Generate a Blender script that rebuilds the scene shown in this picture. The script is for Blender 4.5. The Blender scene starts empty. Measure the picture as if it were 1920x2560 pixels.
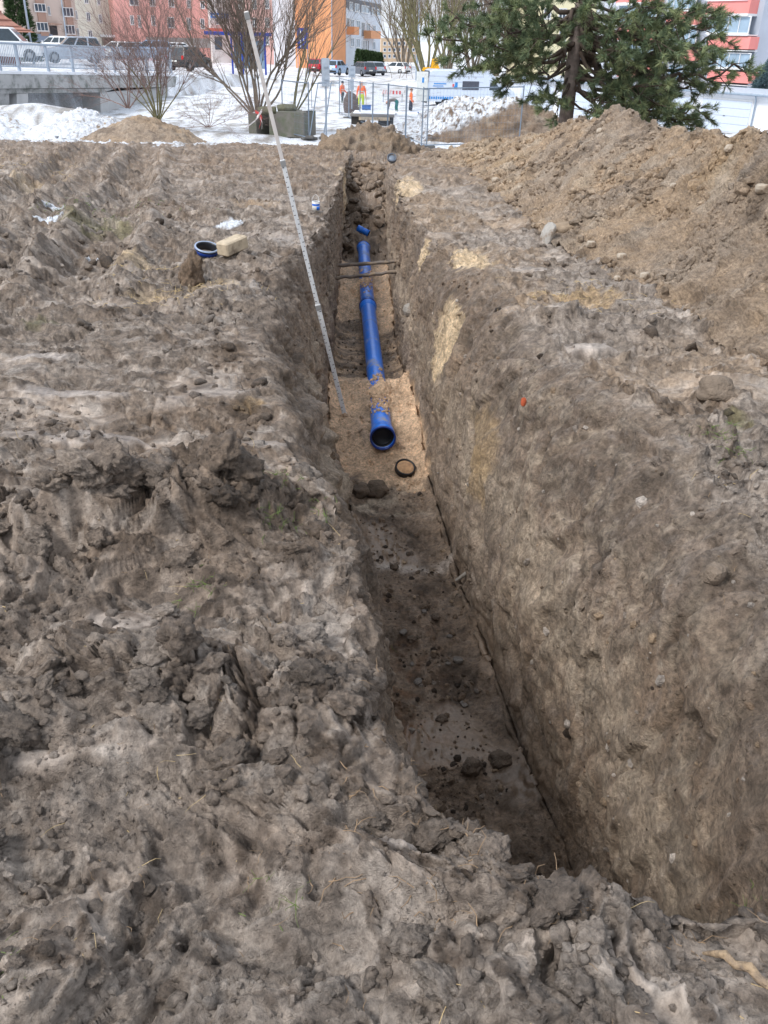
import bpy, math, random, time
import numpy as np
from mathutils import Vector, Matrix
T0 = time.time()
R = math.radians
scene = bpy.context.scene
col = scene.collection

# ------------------------------------------------------------------ camera
EYE = 1.62
FPX = 2100.0                      # focal length in pixels of a 1920 x 2560 frame
PITCH = math.atan(1180 / FPX)
ROLL = R(1.6)
cam_data = bpy.data.cameras.new('camera')
cam_data.sensor_fit = 'VERTICAL'
cam_data.sensor_height = 32.0
cam_data.lens = 32.0 * FPX / 2560.0
cam_data.clip_start = 0.05
cam_data.clip_end = 6000
cam = bpy.data.objects.new('camera', cam_data)
col.objects.link(cam)
cam.matrix_world = (Matrix.Translation((0, 0, EYE)) @ Matrix.Rotation(R(90) - PITCH, 4, 'X') @ Matrix.Rotation(ROLL, 4, 'Z'))
scene.camera = cam

# ------------------------------------------------------------------ world: overcast winter sky
SUN_EL, SUN_AZ = R(50), R(-125)        # behind the camera's left shoulder
world = bpy.data.worlds.new('World')
scene.world = world
world.use_nodes = True
wn, wl = world.node_tree.nodes, world.node_tree.links
wn.clear()
w_out = wn.new('ShaderNodeOutputWorld')
w_sky = wn.new('ShaderNodeTexSky')
w_sky.sky_type = 'NISHITA'
w_sky.sun_disc = False
w_sky.sun_elevation = SUN_EL
w_sky.sun_rotation = SUN_AZ
w_sky.dust_density = 2.5
bg_sky = wn.new('ShaderNodeBackground'); bg_sky.inputs[1].default_value = 0.06
wl.new(w_sky.outputs[0], bg_sky.inputs[0])
tc = wn.new('ShaderNodeTexCoord')
nz = wn.new('ShaderNodeTexNoise'); nz.inputs['Scale'].default_value = 3.0; nz.inputs['Detail'].default_value = 5
mp = wn.new('ShaderNodeMapping'); mp.inputs['Scale'].default_value = (1, 1, 2.6)
wl.new(tc.outputs['Generated'], mp.inputs[0]); wl.new(mp.outputs[0], nz.inputs['Vector'])
cr = wn.new('ShaderNodeValToRGB')
cr.color_ramp.elements[0].position = 0.3; cr.color_ramp.elements[0].color = (0.62, 0.70, 0.82, 1)
cr.color_ramp.elements[1].position = 0.7; cr.color_ramp.elements[1].color = (0.86, 0.90, 0.96, 1)
wl.new(nz.outputs['Fac'], cr.inputs[0])
bg_cl = wn.new('ShaderNodeBackground'); bg_cl.inputs[1].default_value = 0.64
wl.new(cr.outputs[0], bg_cl.inputs[0])
mixs = wn.new('ShaderNodeMixShader'); mixs.inputs[0].default_value = 0.85
wl.new(bg_sky.outputs[0], mixs.inputs[1]); wl.new(bg_cl.outputs[0], mixs.inputs[2])
wl.new(mixs.outputs[0], w_out.inputs[0])

sun_d = bpy.data.lights.new('sun', 'SUN')
sun_d.energy = 1.4
sun_d.angle = R(16)
sun_d.color = (1.0, 0.975, 0.945)
sun = bpy.data.objects.new('sun', sun_d)
col.objects.link(sun)
to_sun = Vector((math.sin(SUN_AZ) * math.cos(SUN_EL), math.cos(SUN_AZ) * math.cos(SUN_EL), math.sin(SUN_EL)))
sun.rotation_euler = to_sun.to_track_quat('Z', 'Y').to_euler()
sun.location = (-20, -10, 30)

vs = scene.view_settings
vs.view_transform = 'Standard'
vs.look = 'None'
vs.exposure = 1.16
vs.gamma = 1.0
vs.use_curve_mapping = False

# ------------------------------------------------------------------ survey helpers: a sight line through the photograph
def ray(px, py):
    u, v = (px - 960) / FPX, (1280 - py) / FPX
    c, s = math.cos(ROLL), math.sin(ROLL)
    u, v = u * c - v * s, u * s + v * c
    return Vector((u, math.cos(PITCH) + v * math.sin(PITCH), -math.sin(PITCH) + v * math.cos(PITCH)))
def atz(px, py, z):
    d = ray(px, py); return Vector((0, 0, EYE)) + d * ((z - EYE) / d.z)
def aty(px, py, y):
    d = ray(px, py); return Vector((0, 0, EYE)) + d * (y / d.y)

# ------------------------------------------------------------------ numpy noise
_rng = np.random.RandomState(7)
_perm = np.concatenate([_rng.permutation(256)] * 3).astype(np.int64)
_grad = _rng.normal(size=(256, 3)).astype(np.float32)
_grad /= np.linalg.norm(_grad, axis=1)[:, None]
_jit = _rng.rand(256, 3).astype(np.float32)
def perlin(p, seed=0):
    """p (N,3) float -> about [-1,1]"""
    p = p + np.float32(seed * 17.31)
    i = np.floor(p).astype(np.int64); f = (p - i).astype(np.float32)
    i &= 255
    w = f * f * f * (f * (f * 6 - 15) + 10)
    out = np.zeros(len(p), np.float32)
    for dx in (0, 1):
        wx = w[:, 0] if dx else 1 - w[:, 0]
        a = _perm[(i[:, 0] + dx) & 255]
        for dy in (0, 1):
            wy = w[:, 1] if dy else 1 - w[:, 1]
            b = _perm[a + ((i[:, 1] + dy) & 255)]
            for dz in (0, 1):
                wz = w[:, 2] if dz else 1 - w[:, 2]
                g = _grad[_perm[b + ((i[:, 2] + dz) & 255)]]
                out += wx * wy * wz * (g[:, 0] * (f[:, 0] - dx) + g[:, 1] * (f[:, 1] - dy) + g[:, 2] * (f[:, 2] - dz))
    return out * 1.5
def fbm(p, octs, seed=0, gain=0.5, lac=2.03):
    a, s = 1.0, np.zeros(len(p), np.float32)
    for k in range(octs):
        s += a * perlin(p * (lac ** k), seed + k); a *= gain
    return s
def ridged(p, octs, seed=0, gain=0.5, lac=2.1):
    a, s, w = 1.0, np.zeros(len(p), np.float32), 1.0
    for k in range(octs):
        n = 1 - np.abs(perlin(p * (lac ** k), seed + k)) * 1.4
        n = np.clip(n, 0, 1) ** 2 * w
        s += a * n; w = np.clip(n * 1.6, 0.15, 1); a *= gain
    return s
def worley(p, seed=0):
    """distance to nearest feature point and a random number per cell"""
    p = (p + np.float32(seed * 9.7)).astype(np.float32)
    i = np.floor(p).astype(np.int64); f = (p - i).astype(np.float32)
    best = np.full(len(p), 9.0, np.float32); sec = best.copy(); idn = np.zeros(len(p), np.float32)
    for dx in (-1, 0, 1):
        a = _perm[(i[:, 0] + dx) & 255]
        for dy in (-1, 0, 1):
            b = _perm[a + ((i[:, 1] + dy) & 255)]
            for dz in (-1, 0, 1):
                h = _perm[b + ((i[:, 2] + dz) & 255)]
                j = _jit[h]
                d = (j[:, 0] + dx - f[:, 0]) ** 2 + (j[:, 1] + dy - f[:, 1]) ** 2 + (j[:, 2] + dz - f[:, 2]) ** 2
                m = d < best
                sec = np.where(m, best, np.minimum(sec, d))
                idn = np.where(m, h / 255.0, idn)
                best = np.where(m, d, best)
    return np.sqrt(best), np.sqrt(sec), idn
def sstep(a, b, x):
    t = np.clip((x - a) / (b - a), 0, 1); return t * t * (3 - 2 * t)

# ------------------------------------------------------------------ mesh helpers
def tag(o, label=None, cat=None, group=None, kind=None):
    if label: o['label'] = label
    if cat: o['category'] = cat
    if group: o['group'] = group
    if kind: o['kind'] = kind
    return o
def empty(name, loc, label=None, cat=None, group=None, rz=0.0):
    o = bpy.data.objects.new(name, None); col.objects.link(o)
    o.location = loc; o.rotation_euler = (0, 0, rz); o.empty_display_size = 0.2
    return tag(o, label, cat, group)
def link_mesh(name, me, mat, parent=None, loc=(0, 0, 0)):
    o = bpy.data.objects.new(name, me); col.objects.link(o)
    if mat is not None and not me.materials: me.materials.append(mat)
    o.parent = parent; o.location = loc
    return o
def np_mesh(name, verts, quads, mat, smooth=True, colors=None, floats=None, tris=False):
    me = bpy.data.meshes.new(name)
    k = quads.shape[1]
    me.vertices.add(len(verts)); me.vertices.foreach_set('co', verts.astype(np.float32).ravel())
    me.loops.add(quads.size); me.loops.foreach_set('vertex_index', quads.astype(np.int32).ravel())
    me.polygons.add(len(quads)); me.polygons.foreach_set('loop_start', np.arange(0, quads.size, k, dtype=np.int32))
    me.update(calc_edges=True)
    me.polygons.foreach_set('use_smooth', np.full(len(quads), smooth))
    if colors is not None:
        a = me.color_attributes.new('soil', 'FLOAT_COLOR', 'POINT')
        c4 = np.ones((len(verts), 4), np.float32); c4[:, :3] = colors
        a.data.foreach_set('color', c4.ravel())
    for nm, arr in (floats or {}).items():
        a = me.attributes.new(nm, 'FLOAT', 'POINT'); a.data.foreach_set('value', arr.astype(np.float32))
    me.materials.append(mat)
    return me
def grid_quads(nr, nc):
    i = np.arange(nr * nc).reshape(nr, nc)
    return np.stack([i[:-1, :-1], i[:-1, 1:], i[1:, 1:], i[1:, :-1]], -1).reshape(-1, 4)
def grid_normals(P):
    du = np.gradient(P, axis=1); dv = np.gradient(P, axis=0)
    n = np.cross(du, dv); n /= np.linalg.norm(n, axis=2)[..., None] + 1e-9
    return n

class MB:
    """collects shapes, then links them as ONE mesh object"""
    def __init__(s): s.v, s.f, s.sm = [], [], []
    def add(s, verts, faces, smooth=False):
        b = len(s.v); s.v += [tuple(v) for v in verts]
        s.f += [tuple(i + b for i in f) for f in faces]; s.sm += [smooth] * len(faces); return s
    def box(s, c, d, rz=0.0, bev=0.0, rot=None):
        hx, hy, hz = d[0] / 2, d[1] / 2, d[2] / 2
        M = rot if rot is not None else Matrix.Rotation(rz, 3, 'Z')
        if bev <= 0:
            pts = [(x, y, z) for z in (-hz, hz) for y in (-hy, hy) for x in (-hx, hx)]
            fs = [(0, 2, 3, 1), (4, 5, 7, 6), (0, 1, 5, 4), (2, 6, 7, 3), (0, 4, 6, 2), (1, 3, 7, 5)]
        else:
            b = min(bev, hx * .9, hy * .9, hz * .9); pts, fs = [], []
            for zz, ins in ((-hz, b), (-hz + b, 0), (hz - b, 0), (hz, b)):
                ax, ay = hx - ins, hy - ins
                for (x, y) in ((-ax, -ay + b), (-ax + b, -ay), (ax - b, -ay), (ax, -ay + b), (ax, ay - b), (ax - b, ay), (-ax + b, ay), (-ax, ay - b)):
                    pts.append((x, y, zz))
            for L in range(3):
                for k in range(8): fs.append((L * 8 + k, L * 8 + (k + 1) % 8, L * 8 + 8 + (k + 1) % 8, L * 8 + 8 + k))
            fs.append(tuple(range(7, -1, -1))); fs.append(tuple(range(24, 32)))
        c = Vector(c)
        return s.add([M @ Vector(p) + c for p in pts], fs)
    def tube(s, pts, rad, n=8, caps=True, smooth=True):
        pts = [Vector(p) for p in pts]
        rads = rad if isinstance(rad, (list, tuple)) else [rad] * len(pts)
        vs, fs = [], []
        t0 = (pts[1] - pts[0]).normalized()
        up = Vector((0, 0, 1)) if abs(t0.z) < .9 else Vector((1, 0, 0))
        side = t0.cross(up).normalized()
        for i, p in enumerate(pts):
            t = (pts[min(i + 1, len(pts) - 1)] - pts[max(i - 1, 0)]).normalized()
            side = (side - t * side.dot(t)).normalized(); o = t.cross(side)
            for k in range(n):
                a = 2 * math.pi * k / n
                vs.append(p + (side * math.cos(a) + o * math.sin(a)) * rads[i])
        for i in range(len(pts) - 1):
            for k in range(n):
                fs.append((i * n + k, i * n + (k + 1) % n, (i + 1) * n + (k + 1) % n, (i + 1) * n + k))
        s.add(vs, fs, smooth)
        if caps:
            s.add(vs[:n], [tuple(range(n))[::-1]]); s.add(vs[-n:], [tuple(range(n))])
        return s
    def lathe(s, prof, n=24, M=None, smooth=True, arc=2 * math.pi):
        """prof: (r,z) list, turned about local z; M: 4x4 placement"""
        M = M or Matrix.Identity(4); vs, fs = [], []
        for (r, z) in prof:
            for k in range(n):
                a = arc * k / n; vs.append(M @ Vector((r * math.cos(a), r * math.sin(a), z)))
        for i in range(len(prof) - 1):
            for k in range(n if arc > 6.28 else n - 1):
                fs.append((i * n + k, i * n + (k + 1) % n, (i + 1) * n + (k + 1) % n, (i + 1) * n + k))
        return s.add(vs, fs, smooth)
    def prism(s, poly, a, b, axis='y', smooth=False):
        """poly: 2D outline; extruded from a to b along axis"""
        def P(u, w, t): return (u, t, w) if axis == 'y' else ((t, u, w) if axis == 'x' else (u, w, t))
        n = len(poly); vs = [P(u, w, a) for u, w in poly] + [P(u, w, b) for u, w in poly]
        fs = [tuple(range(n)), tuple(range(2 * n - 1, n - 1, -1))] + [(k, n + k, n + (k + 1) % n, (k + 1) % n) for k in range(n)]
        return s.add(vs, fs, smooth)
    def quad(s, a, b, c, d): return s.add([a, b, c, d], [(0, 1, 2, 3)])
    def blob(s, c, r, seed=0, jag=0.25, sub=2, rot=None, flat=False):
        """lumpy stone: icosphere pushed by noise; r = (rx,ry,rz)"""
        V, Fc = ico(sub)
        V = V.copy()
        n = perlin(V * 1.3, seed) * jag + perlin(V * 3.1, seed + 3) * jag * .45
        V = V * (1 + n[:, None])
        if flat: V = np.sign(V) * np.abs(V) ** .75
        V = V * np.array(r)
        if rot is not None: V = V @ np.array(rot).T
        return s.add(V + np.array(c), Fc, not flat)
    def mesh(s, name):
        me = bpy.data.meshes.new(name); me.from_pydata(s.v, [], s.f); me.update()
        me.polygons.foreach_set('use_smooth', s.sm); return me
    def build(s, name, mat, parent=None, loc=(0, 0, 0)):
        return link_mesh(name, s.mesh(name), mat, parent, loc)
_icos = {}
def ico(sub):
    if sub in _icos: return _icos[sub]
    import bmesh
    bm = bmesh.new(); bmesh.ops.create_icosphere(bm, subdivisions=sub, radius=1.0)
    V = np.array([v.co for v in bm.verts], np.float32); bm.verts.index_update()
    F_ = [tuple(v.index for v in f.verts) for f in bm.faces]; bm.free()
    _icos[sub] = (V, F_); return _icos[sub]
def fix_normals(me):
    import bmesh
    bm = bmesh.new(); bm.from_mesh(me); bmesh.ops.recalc_face_normals(bm, faces=bm.faces); bm.to_mesh(me); bm.free()

# ------------------------------------------------------------------ materials
MATS = {}
def mat(name, color, rough=0.6, metal=0.0, var=0.12, vscale=6.0, bump=0.0, bscale=60.0, spec=0.5, dirt=None, dscale=3.0, damt=0.5, trans=0.0, emit=None):
    if name in MATS: return MATS[name]
    m = bpy.data.materials.new(name); m.use_nodes = True
    nt = m.node_tree; N, L = nt.nodes, nt.links
    b = N['Principled BSDF']
    b.inputs['Roughness'].default_value = rough; b.inputs['Metallic'].default_value = metal
    b.inputs['Specular IOR Level'].default_value = spec
    tcn = N.new('ShaderNodeTexCoord')
    n1 = N.new('ShaderNodeTexNoise'); n1.inputs['Scale'].default_value = vscale; n1.inputs['Detail'].default_value = 6
    L.new(tcn.outputs['Object'], n1.inputs['Vector'])
    mr = N.new('ShaderNodeMapRange'); mr.inputs[1].default_value = .3; mr.inputs[2].default_value = .7
    mr.inputs[3].default_value = 1 - var; mr.inputs[4].default_value = 1 + var
    L.new(n1.outputs['Fac'], mr.inputs[0])
    mul = N.new('ShaderNodeMix'); mul.data_type = 'RGBA'; mul.blend_type = 'MULTIPLY'; mul.inputs[0].default_value = 1
    mul.inputs[6].default_value = (*color, 1); L.new(mr.outputs[0], mul.inputs[7])
    out = mul.outputs[2]
    if dirt:
        n2 = N.new('ShaderNodeTexNoise'); n2.inputs['Scale'].default_value = dscale; n2.inputs['Detail'].default_value = 8; n2.inputs['Roughness'].default_value = .65
        L.new(tcn.outputs['Object'], n2.inputs['Vector'])
        r2 = N.new('ShaderNodeMapRange'); r2.inputs[1].default_value = .62 - damt * .35; r2.inputs[2].default_value = .72 - damt * .2
        L.new(n2.outputs['Fac'], r2.inputs[0])
        mx = N.new('ShaderNodeMix'); mx.data_type = 'RGBA'
        L.new(r2.outputs[0], mx.inputs[0]); L.new(out, mx.inputs[6]); mx.inputs[7].default_value = (*dirt, 1)
        out = mx.outputs[2]
        rr = N.new('ShaderNodeMapRange'); rr.inputs[3].default_value = rough; rr.inputs[4].default_value = .9
        L.new(r2.outputs[0], rr.inputs[0]); L.new(rr.outputs[0], b.inputs['Roughness'])
    L.new(out, b.inputs['Base Color'])
    if bump > 0:
        n3 = N.new('ShaderNodeTexNoise'); n3.inputs['Scale'].default_value = bscale; n3.inputs['Detail'].default_value = 5
        L.new(tcn.outputs['Object'], n3.inputs['Vector'])
        bp = N.new('ShaderNodeBump'); bp.inputs['Strength'].default_value = bump; bp.inputs['Distance'].default_value = .02
        L.new(n3.outputs['Fac'], bp.inputs['Height']); L.new(bp.outputs[0], b.inputs['Normal'])
    if trans: b.inputs['Transmission Weight'].default_value = trans
    if emit:
        b.inputs['Emission Color'].default_value = (*emit, 1); b.inputs['Emission Strength'].default_value = 1.0
    MATS[name] = m
    return m
def srgb(r, g, b):
    f = lambda c: (c / 255 / 12.92) if c / 255 <= .04045 else ((c / 255 + .055) / 1.055) ** 2.4
    return (f(r), f(g), f(b))
def soil_material():
    m = bpy.data.materials.new('soil'); m.use_nodes = True
    N, L = m.node_tree.nodes, m.node_tree.links
    b = N['Principled BSDF']
    at = N.new('ShaderNodeAttribute'); at.attribute_name = 'soil'
    wt = N.new('ShaderNodeAttribute'); wt.attribute_name = 'wet'
    tcn = N.new('ShaderNodeTexCoord')
    n1 = N.new('ShaderNodeTexNoise'); n1.inputs['Scale'].default_value = 42; n1.inputs['Detail'].default_value = 8; n1.inputs['Roughness'].default_value = .7
    n2 = N.new('ShaderNodeTexNoise'); n2.inputs['Scale'].default_value = 130; n2.inputs['Detail'].default_value = 5; n2.inputs['Roughness'].default_value = .7
    n3 = N.new('ShaderNodeTexNoise'); n3.inputs['Scale'].default_value = 9; n3.inputs['Detail'].default_value = 7; n3.inputs['Roughness'].default_value = .65
    for n in (n1, n2, n3): L.new(tcn.outputs['Object'], n.inputs['Vector'])
    # colour: soil type x fine grain
    mr = N.new('ShaderNodeMapRange'); mr.inputs[1].default_value = .3; mr.inputs[2].default_value = .7; mr.inputs[3].default_value = .42; mr.inputs[4].default_value = 1.6
    L.new(n1.outputs['Fac'], mr.inputs[0])
    mr2 = N.new('ShaderNodeMapRange'); mr2.inputs[1].default_value = .3; mr2.inputs[2].default_value = .7; mr2.inputs[3].default_value = .72; mr2.inputs[4].default_value = 1.26
    L.new(n3.outputs['Fac'], mr2.inputs[0])
    mm = N.new('ShaderNodeMath'); mm.operation = 'MULTIPLY'; L.new(mr.outputs[0], mm.inputs[0]); L.new(mr2.outputs[0], mm.inputs[1])
    # wet skin evens the grain out
    mixg = N.new('ShaderNodeMix'); mixg.data_type = 'FLOAT'
    sc_ = N.new('ShaderNodeMath'); sc_.operation = 'MULTIPLY'; sc_.inputs[1].default_value = .6; L.new(wt.outputs['Fac'], sc_.inputs[0])
    L.new(sc_.outputs[0], mixg.inputs[0]); L.new(mm.outputs[0], mixg.inputs[2]); mixg.inputs[3].default_value = 1.0
    mul = N.new('ShaderNodeMix'); mul.data_type = 'RGBA'; mul.blend_type = 'MULTIPLY'; mul.inputs[0].default_value = 1
    L.new(at.outputs['Color'], mul.inputs[6]); L.new(mixg.outputs[0], mul.inputs[7])
    L.new(mul.outputs[2], b.inputs['Base Color'])
    rr = N.new('ShaderNodeMapRange'); rr.inputs[3].default_value = .62; rr.inputs[4].default_value = .24
    L.new(wt.outputs['Fac'], rr.inputs[0]); L.new(rr.outputs[0], b.inputs['Roughness'])
    b.inputs['Specular IOR Level'].default_value = .45
    add = N.new('ShaderNodeMath'); add.operation = 'MULTIPLY_ADD'; add.inputs[1].default_value = .5
    L.new(n2.outputs['Fac'], add.inputs[0]); L.new(n1.outputs['Fac'], add.inputs[2])
    bs = N.new('ShaderNodeMapRange'); bs.inputs[3].default_value = 1.0; bs.inputs[4].default_value = .22
    L.new(wt.outputs['Fac'], bs.inputs[0])
    bp = N.new('ShaderNodeBump'); bp.inputs['Distance'].default_value = .03
    L.new(bs.outputs[0], bp.inputs['Strength']); L.new(add.outputs[0], bp.inputs['Height']); L.new(bp.outputs[0], b.inputs['Normal'])
    return m

# =================================================================== GROUND WITH THE TRENCH
SOIL = soil_material()
def tab(pairs):
    a = np.array(pairs, float); return lambda y: np.interp(y, a[:, 0], a[:, 1])
GZ = tab([(-3, 0), (4, 0), (6, -.08), (8, -.18), (9.5, -.28), (14, -.5), (18, -.65), (22, -.8), (26, -1.1), (30, -1.5), (34, -1.85), (40, -2.1)])
XRF = tab([(1.2, 1.0), (2, .99), (2.84, .93), (3.6, .80), (4.54, .66), (5.1, .57), (7.2, .37), (8.8, .23), (11, .08), (15.7, -.09), (20, -.2), (26, -.3)])
XLF = tab([(1.2, .38), (2, .24), (3, .10), (5.06, -.14), (6.46, -.32), (7.4, -.52), (8.3, -.62), (9.4, -.67), (13.6, -.81), (16, -.91), (20, -1.0), (26, -1.1)])
XRR = tab([(1.2, 1.05), (1.85, 1.40), (2.57, 1.45), (3.83, 1.42), (4.65, 1.22), (5.3, 1.10), (7, .98), (8.4, .76), (9.6, .46), (12, .22), (14.2, .08), (18, .02), (26, 0)])
XLR = tab([(1.05, .52), (1.2, .38), (1.5, .13), (1.9, -.05), (2.4, -.12), (3, -.19), (3.25, -.28), (3.5, -.44), (4, -.56), (5.0, -.80), (5.6, -1.02), (6.6, -1.08), (7.4, -1.10), (8.2, -1.02), (9.4, -.86), (11, -.84), (16, -.94), (20, -1.02), (26, -1.12)])
ZF = tab([(1.08, 0.0), (1.22, -.02), (1.54, -1.75), (1.8, -1.9), (6.5, -1.9), (6.95, -1.88), (7.35, -1.83), (7.7, -1.72), (8.1, -1.64), (8.8, -1.645), (9.3, -1.86), (9.5, -1.90), (11.0, -1.90), (11.5, -1.80), (14.6, -1.76), (15.4, -1.86), (16.2, -1.78), (17.2, -1.55), (18.2, -1.30), (19.2, -1.05), (20.2, -.88), (21.2, -.80), (22.3, -.8), (26, -1.1), (40, -2.1)])
def ground_z(x, y): return float(GZ(y))

def blobm(p, c, r):
    """soft spot mask round a world point"""
    d = ((p[:, 0] - c[0]) / r[0]) ** 2 + ((p[:, 1] - c[1]) / r[1]) ** 2 + ((p[:, 2] - c[2]) / r[2]) ** 2
    return np.exp(-d * 1.2)

def billow(p, octs, seed=0, gain=.5, lac=2.07):
    a, s = 1.0, np.zeros(len(p), np.float32)
    for k in range(octs):
        s += a * (np.abs(perlin(p * (lac ** k), seed + k)) * 1.6 - .42); a *= gain
    return s
def ledge(h, step, jitter):
    """break a height into torn, overlapping plates"""
    t = h / step + jitter; f = np.floor(t); r = t - f
    return (f + sstep(.55, .95, r) - jitter) * step
def soil_relief(p, n, wall, soft=0.0):
    """relief of wet clay soil: torn clods, flaky ledges, smeared skins"""
    warp = np.stack([perlin(p * 2.6, 11), perlin(p * 2.6, 12), perlin(p * 2.6, 13)], 1) * .10
    warp += np.stack([perlin(p * 8, 14), perlin(p * 8, 15), perlin(p * 8, 16)], 1) * .018
    w3 = np.stack([perlin(p * 27, 17), perlin(p * 27, 18), perlin(p * 27, 19)], 1) * .006
    q = p + warp; q2 = q + w3
    sm = fbm(q * np.array([1.5, 2.1, 1.8], np.float32), 3, 21)
    smear = sstep(.12, .50, sm) * (1 - .8 * wall)
    torn = 1 - smear
    big = fbm(q * 1.4, 3, 31) * .05
    b1 = billow(q2 * np.array([4.6, 5.4, 5.0], np.float32), 4, 41, .5) * .034
    f1, f2, idc = worley(q2 * 6.5, 2)
    clod = np.clip(.60 - f1, 0, 1) * (.2 + idc) * .075
    crack = np.clip(.10 - (f2 - f1), 0, .10) / .10 * (idc > .4) * sstep(-.05, .4, fbm(q * 1.7, 2, 85))
    k1, k2, idk = worley(q2 * 13.0, 8)
    clod = clod + np.clip(.60 - k1, 0, 1) * (.1 + idk) * .055 * sstep(-.25, .25, fbm(q * 2.2, 2, 55)) - np.clip(.10 - (k2 - k1), 0, .10) * .10 * (idk > .6)
    g1, g2, idg = worley(q2 * 27.0, 5)
    crumb = np.clip(.62 - g1, 0, 1) * (.1 + idg) * .034
    crumbm = sstep(-.1, .35, fbm(q * 3.2, 2, 57))
    fine = billow(q2 * 24, 3, 51, .7) * .0115
    pit = np.clip(perlin(q2 * 9, 58) - .30, 0, 1) * .13 + np.clip(perlin(q2 * 23, 59) - .36, 0, 1) * .045
    slabn = fbm(q * np.array([2.3, 3.1, 2.7], np.float32), 3, 86) * .15
    st_ = slabn / .055 + fbm(q2 * 7, 2, 87) * .28; sf_ = np.floor(st_); slab = (sf_ + sstep(.72, .97, st_ - sf_)) * .055 - .02
    slabf = sstep(.10, .55, st_ - sf_)                      # smooth tread of each torn slab
    h0 = b1 * .8 + clod * (1 - .65 * slabf)
    lj = fbm(q2 * 5.5, 2, 77) * .8
    led = ledge(h0, .030, lj)
    ledm = sstep(-.15, .3, fbm(q * 1.9, 2, 79))
    h0 = h0 * (1 - ledm * .45) + led * ledm * .45
    streak = perlin(np.stack([q[:, 0] * 5 + q[:, 1] * 3, q[:, 1] * 34 - q[:, 0] * 12, q[:, 2] * 18], 1), 71) * .005
    ws = perlin(np.stack([q[:, 0] * 8, q[:, 1] * 13 + q[:, 2] * 6, q[:, 2] * 3.2], 1), 81) * .020 + perlin(np.stack([p[:, 0] * 8, p[:, 1] * 36 + p[:, 2] * 20, p[:, 2] * 9], 1), 82) * .008
    h = big + slab * .62 + torn * (h0 + crumb * crumbm * (1 - .55 * slabf) - crack * .042) + smear * (streak + b1 * .25)
    h += fine * (.35 + .65 * torn * (1 - .4 * slabf)) - pit * (.2 + .8 * torn) * (1 - .4 * slabf)
    tooth = np.clip(np.sin((p[:, 1] * 1.0 + p[:, 2] * .42 + .05 * perlin(q * 2, 88)) * 2 * math.pi / .155), -.3, 1) * sstep(.0, .4, perlin(q * .9, 89)) * .014
    x1, x2, idx_ = worley((q + warp * .5) * np.array([2.6, 2.6, 2.0], np.float32), 91)
    facet = (idx_ - .5) * .075 - np.clip(.09 - (x2 - x1), 0, .09) * .28
    facet = facet * sstep(1.8, 2.4, p[:, 1])
    fr = .25 + .85 * np.clip((idx_ * 7.3) % 1.0, 0, 1)
    hw = facet + big * .6 + fbm(q * 2.1, 2, 83) * .045 + ws * .45 + tooth * 1.3 + slab * .2 + fr * (clod * .6 + b1 * .8 + crumb * 1.0 * crumbm + fine * 1.2 - pit * 1.1) * (.22 + .78 * sstep(-.25, .3, fbm(q * np.array([1.3, 1.3, .8], np.float32), 2, 90)))
    h = h * (1 - wall) + wall * hw
    return h, dict(sm=sm, smear=smear, torn=torn, q=q, q2=q2, idc=idc, idg=idg, idk=idk, crack=crack, slabf=slabf, facet=idx_, b1=b1, crumbm=crumbm)

C_GREY = np.array(srgb(156, 143, 131)); C_LIGHT = np.array(srgb(194, 182, 171)); C_BROWN = np.array(srgb(133, 112, 92))
C_DARK = np.array(srgb(68, 55, 44)); C_TAN = np.array(srgb(216, 190, 154)); C_OCHRE = np.array(srgb(178, 150, 112))
C_SAND = np.array(srgb(220, 187, 154)); C_WARM = np.array(srgb(166, 143, 118)); C_SNOW = np.array((.74, .77, .82)); C_PALE = np.array(srgb(187, 171, 151))
def lerpc(c, k, t): return c * (1 - t[:, None]) + np.asarray(k)[None, :] * t[:, None]

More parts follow.
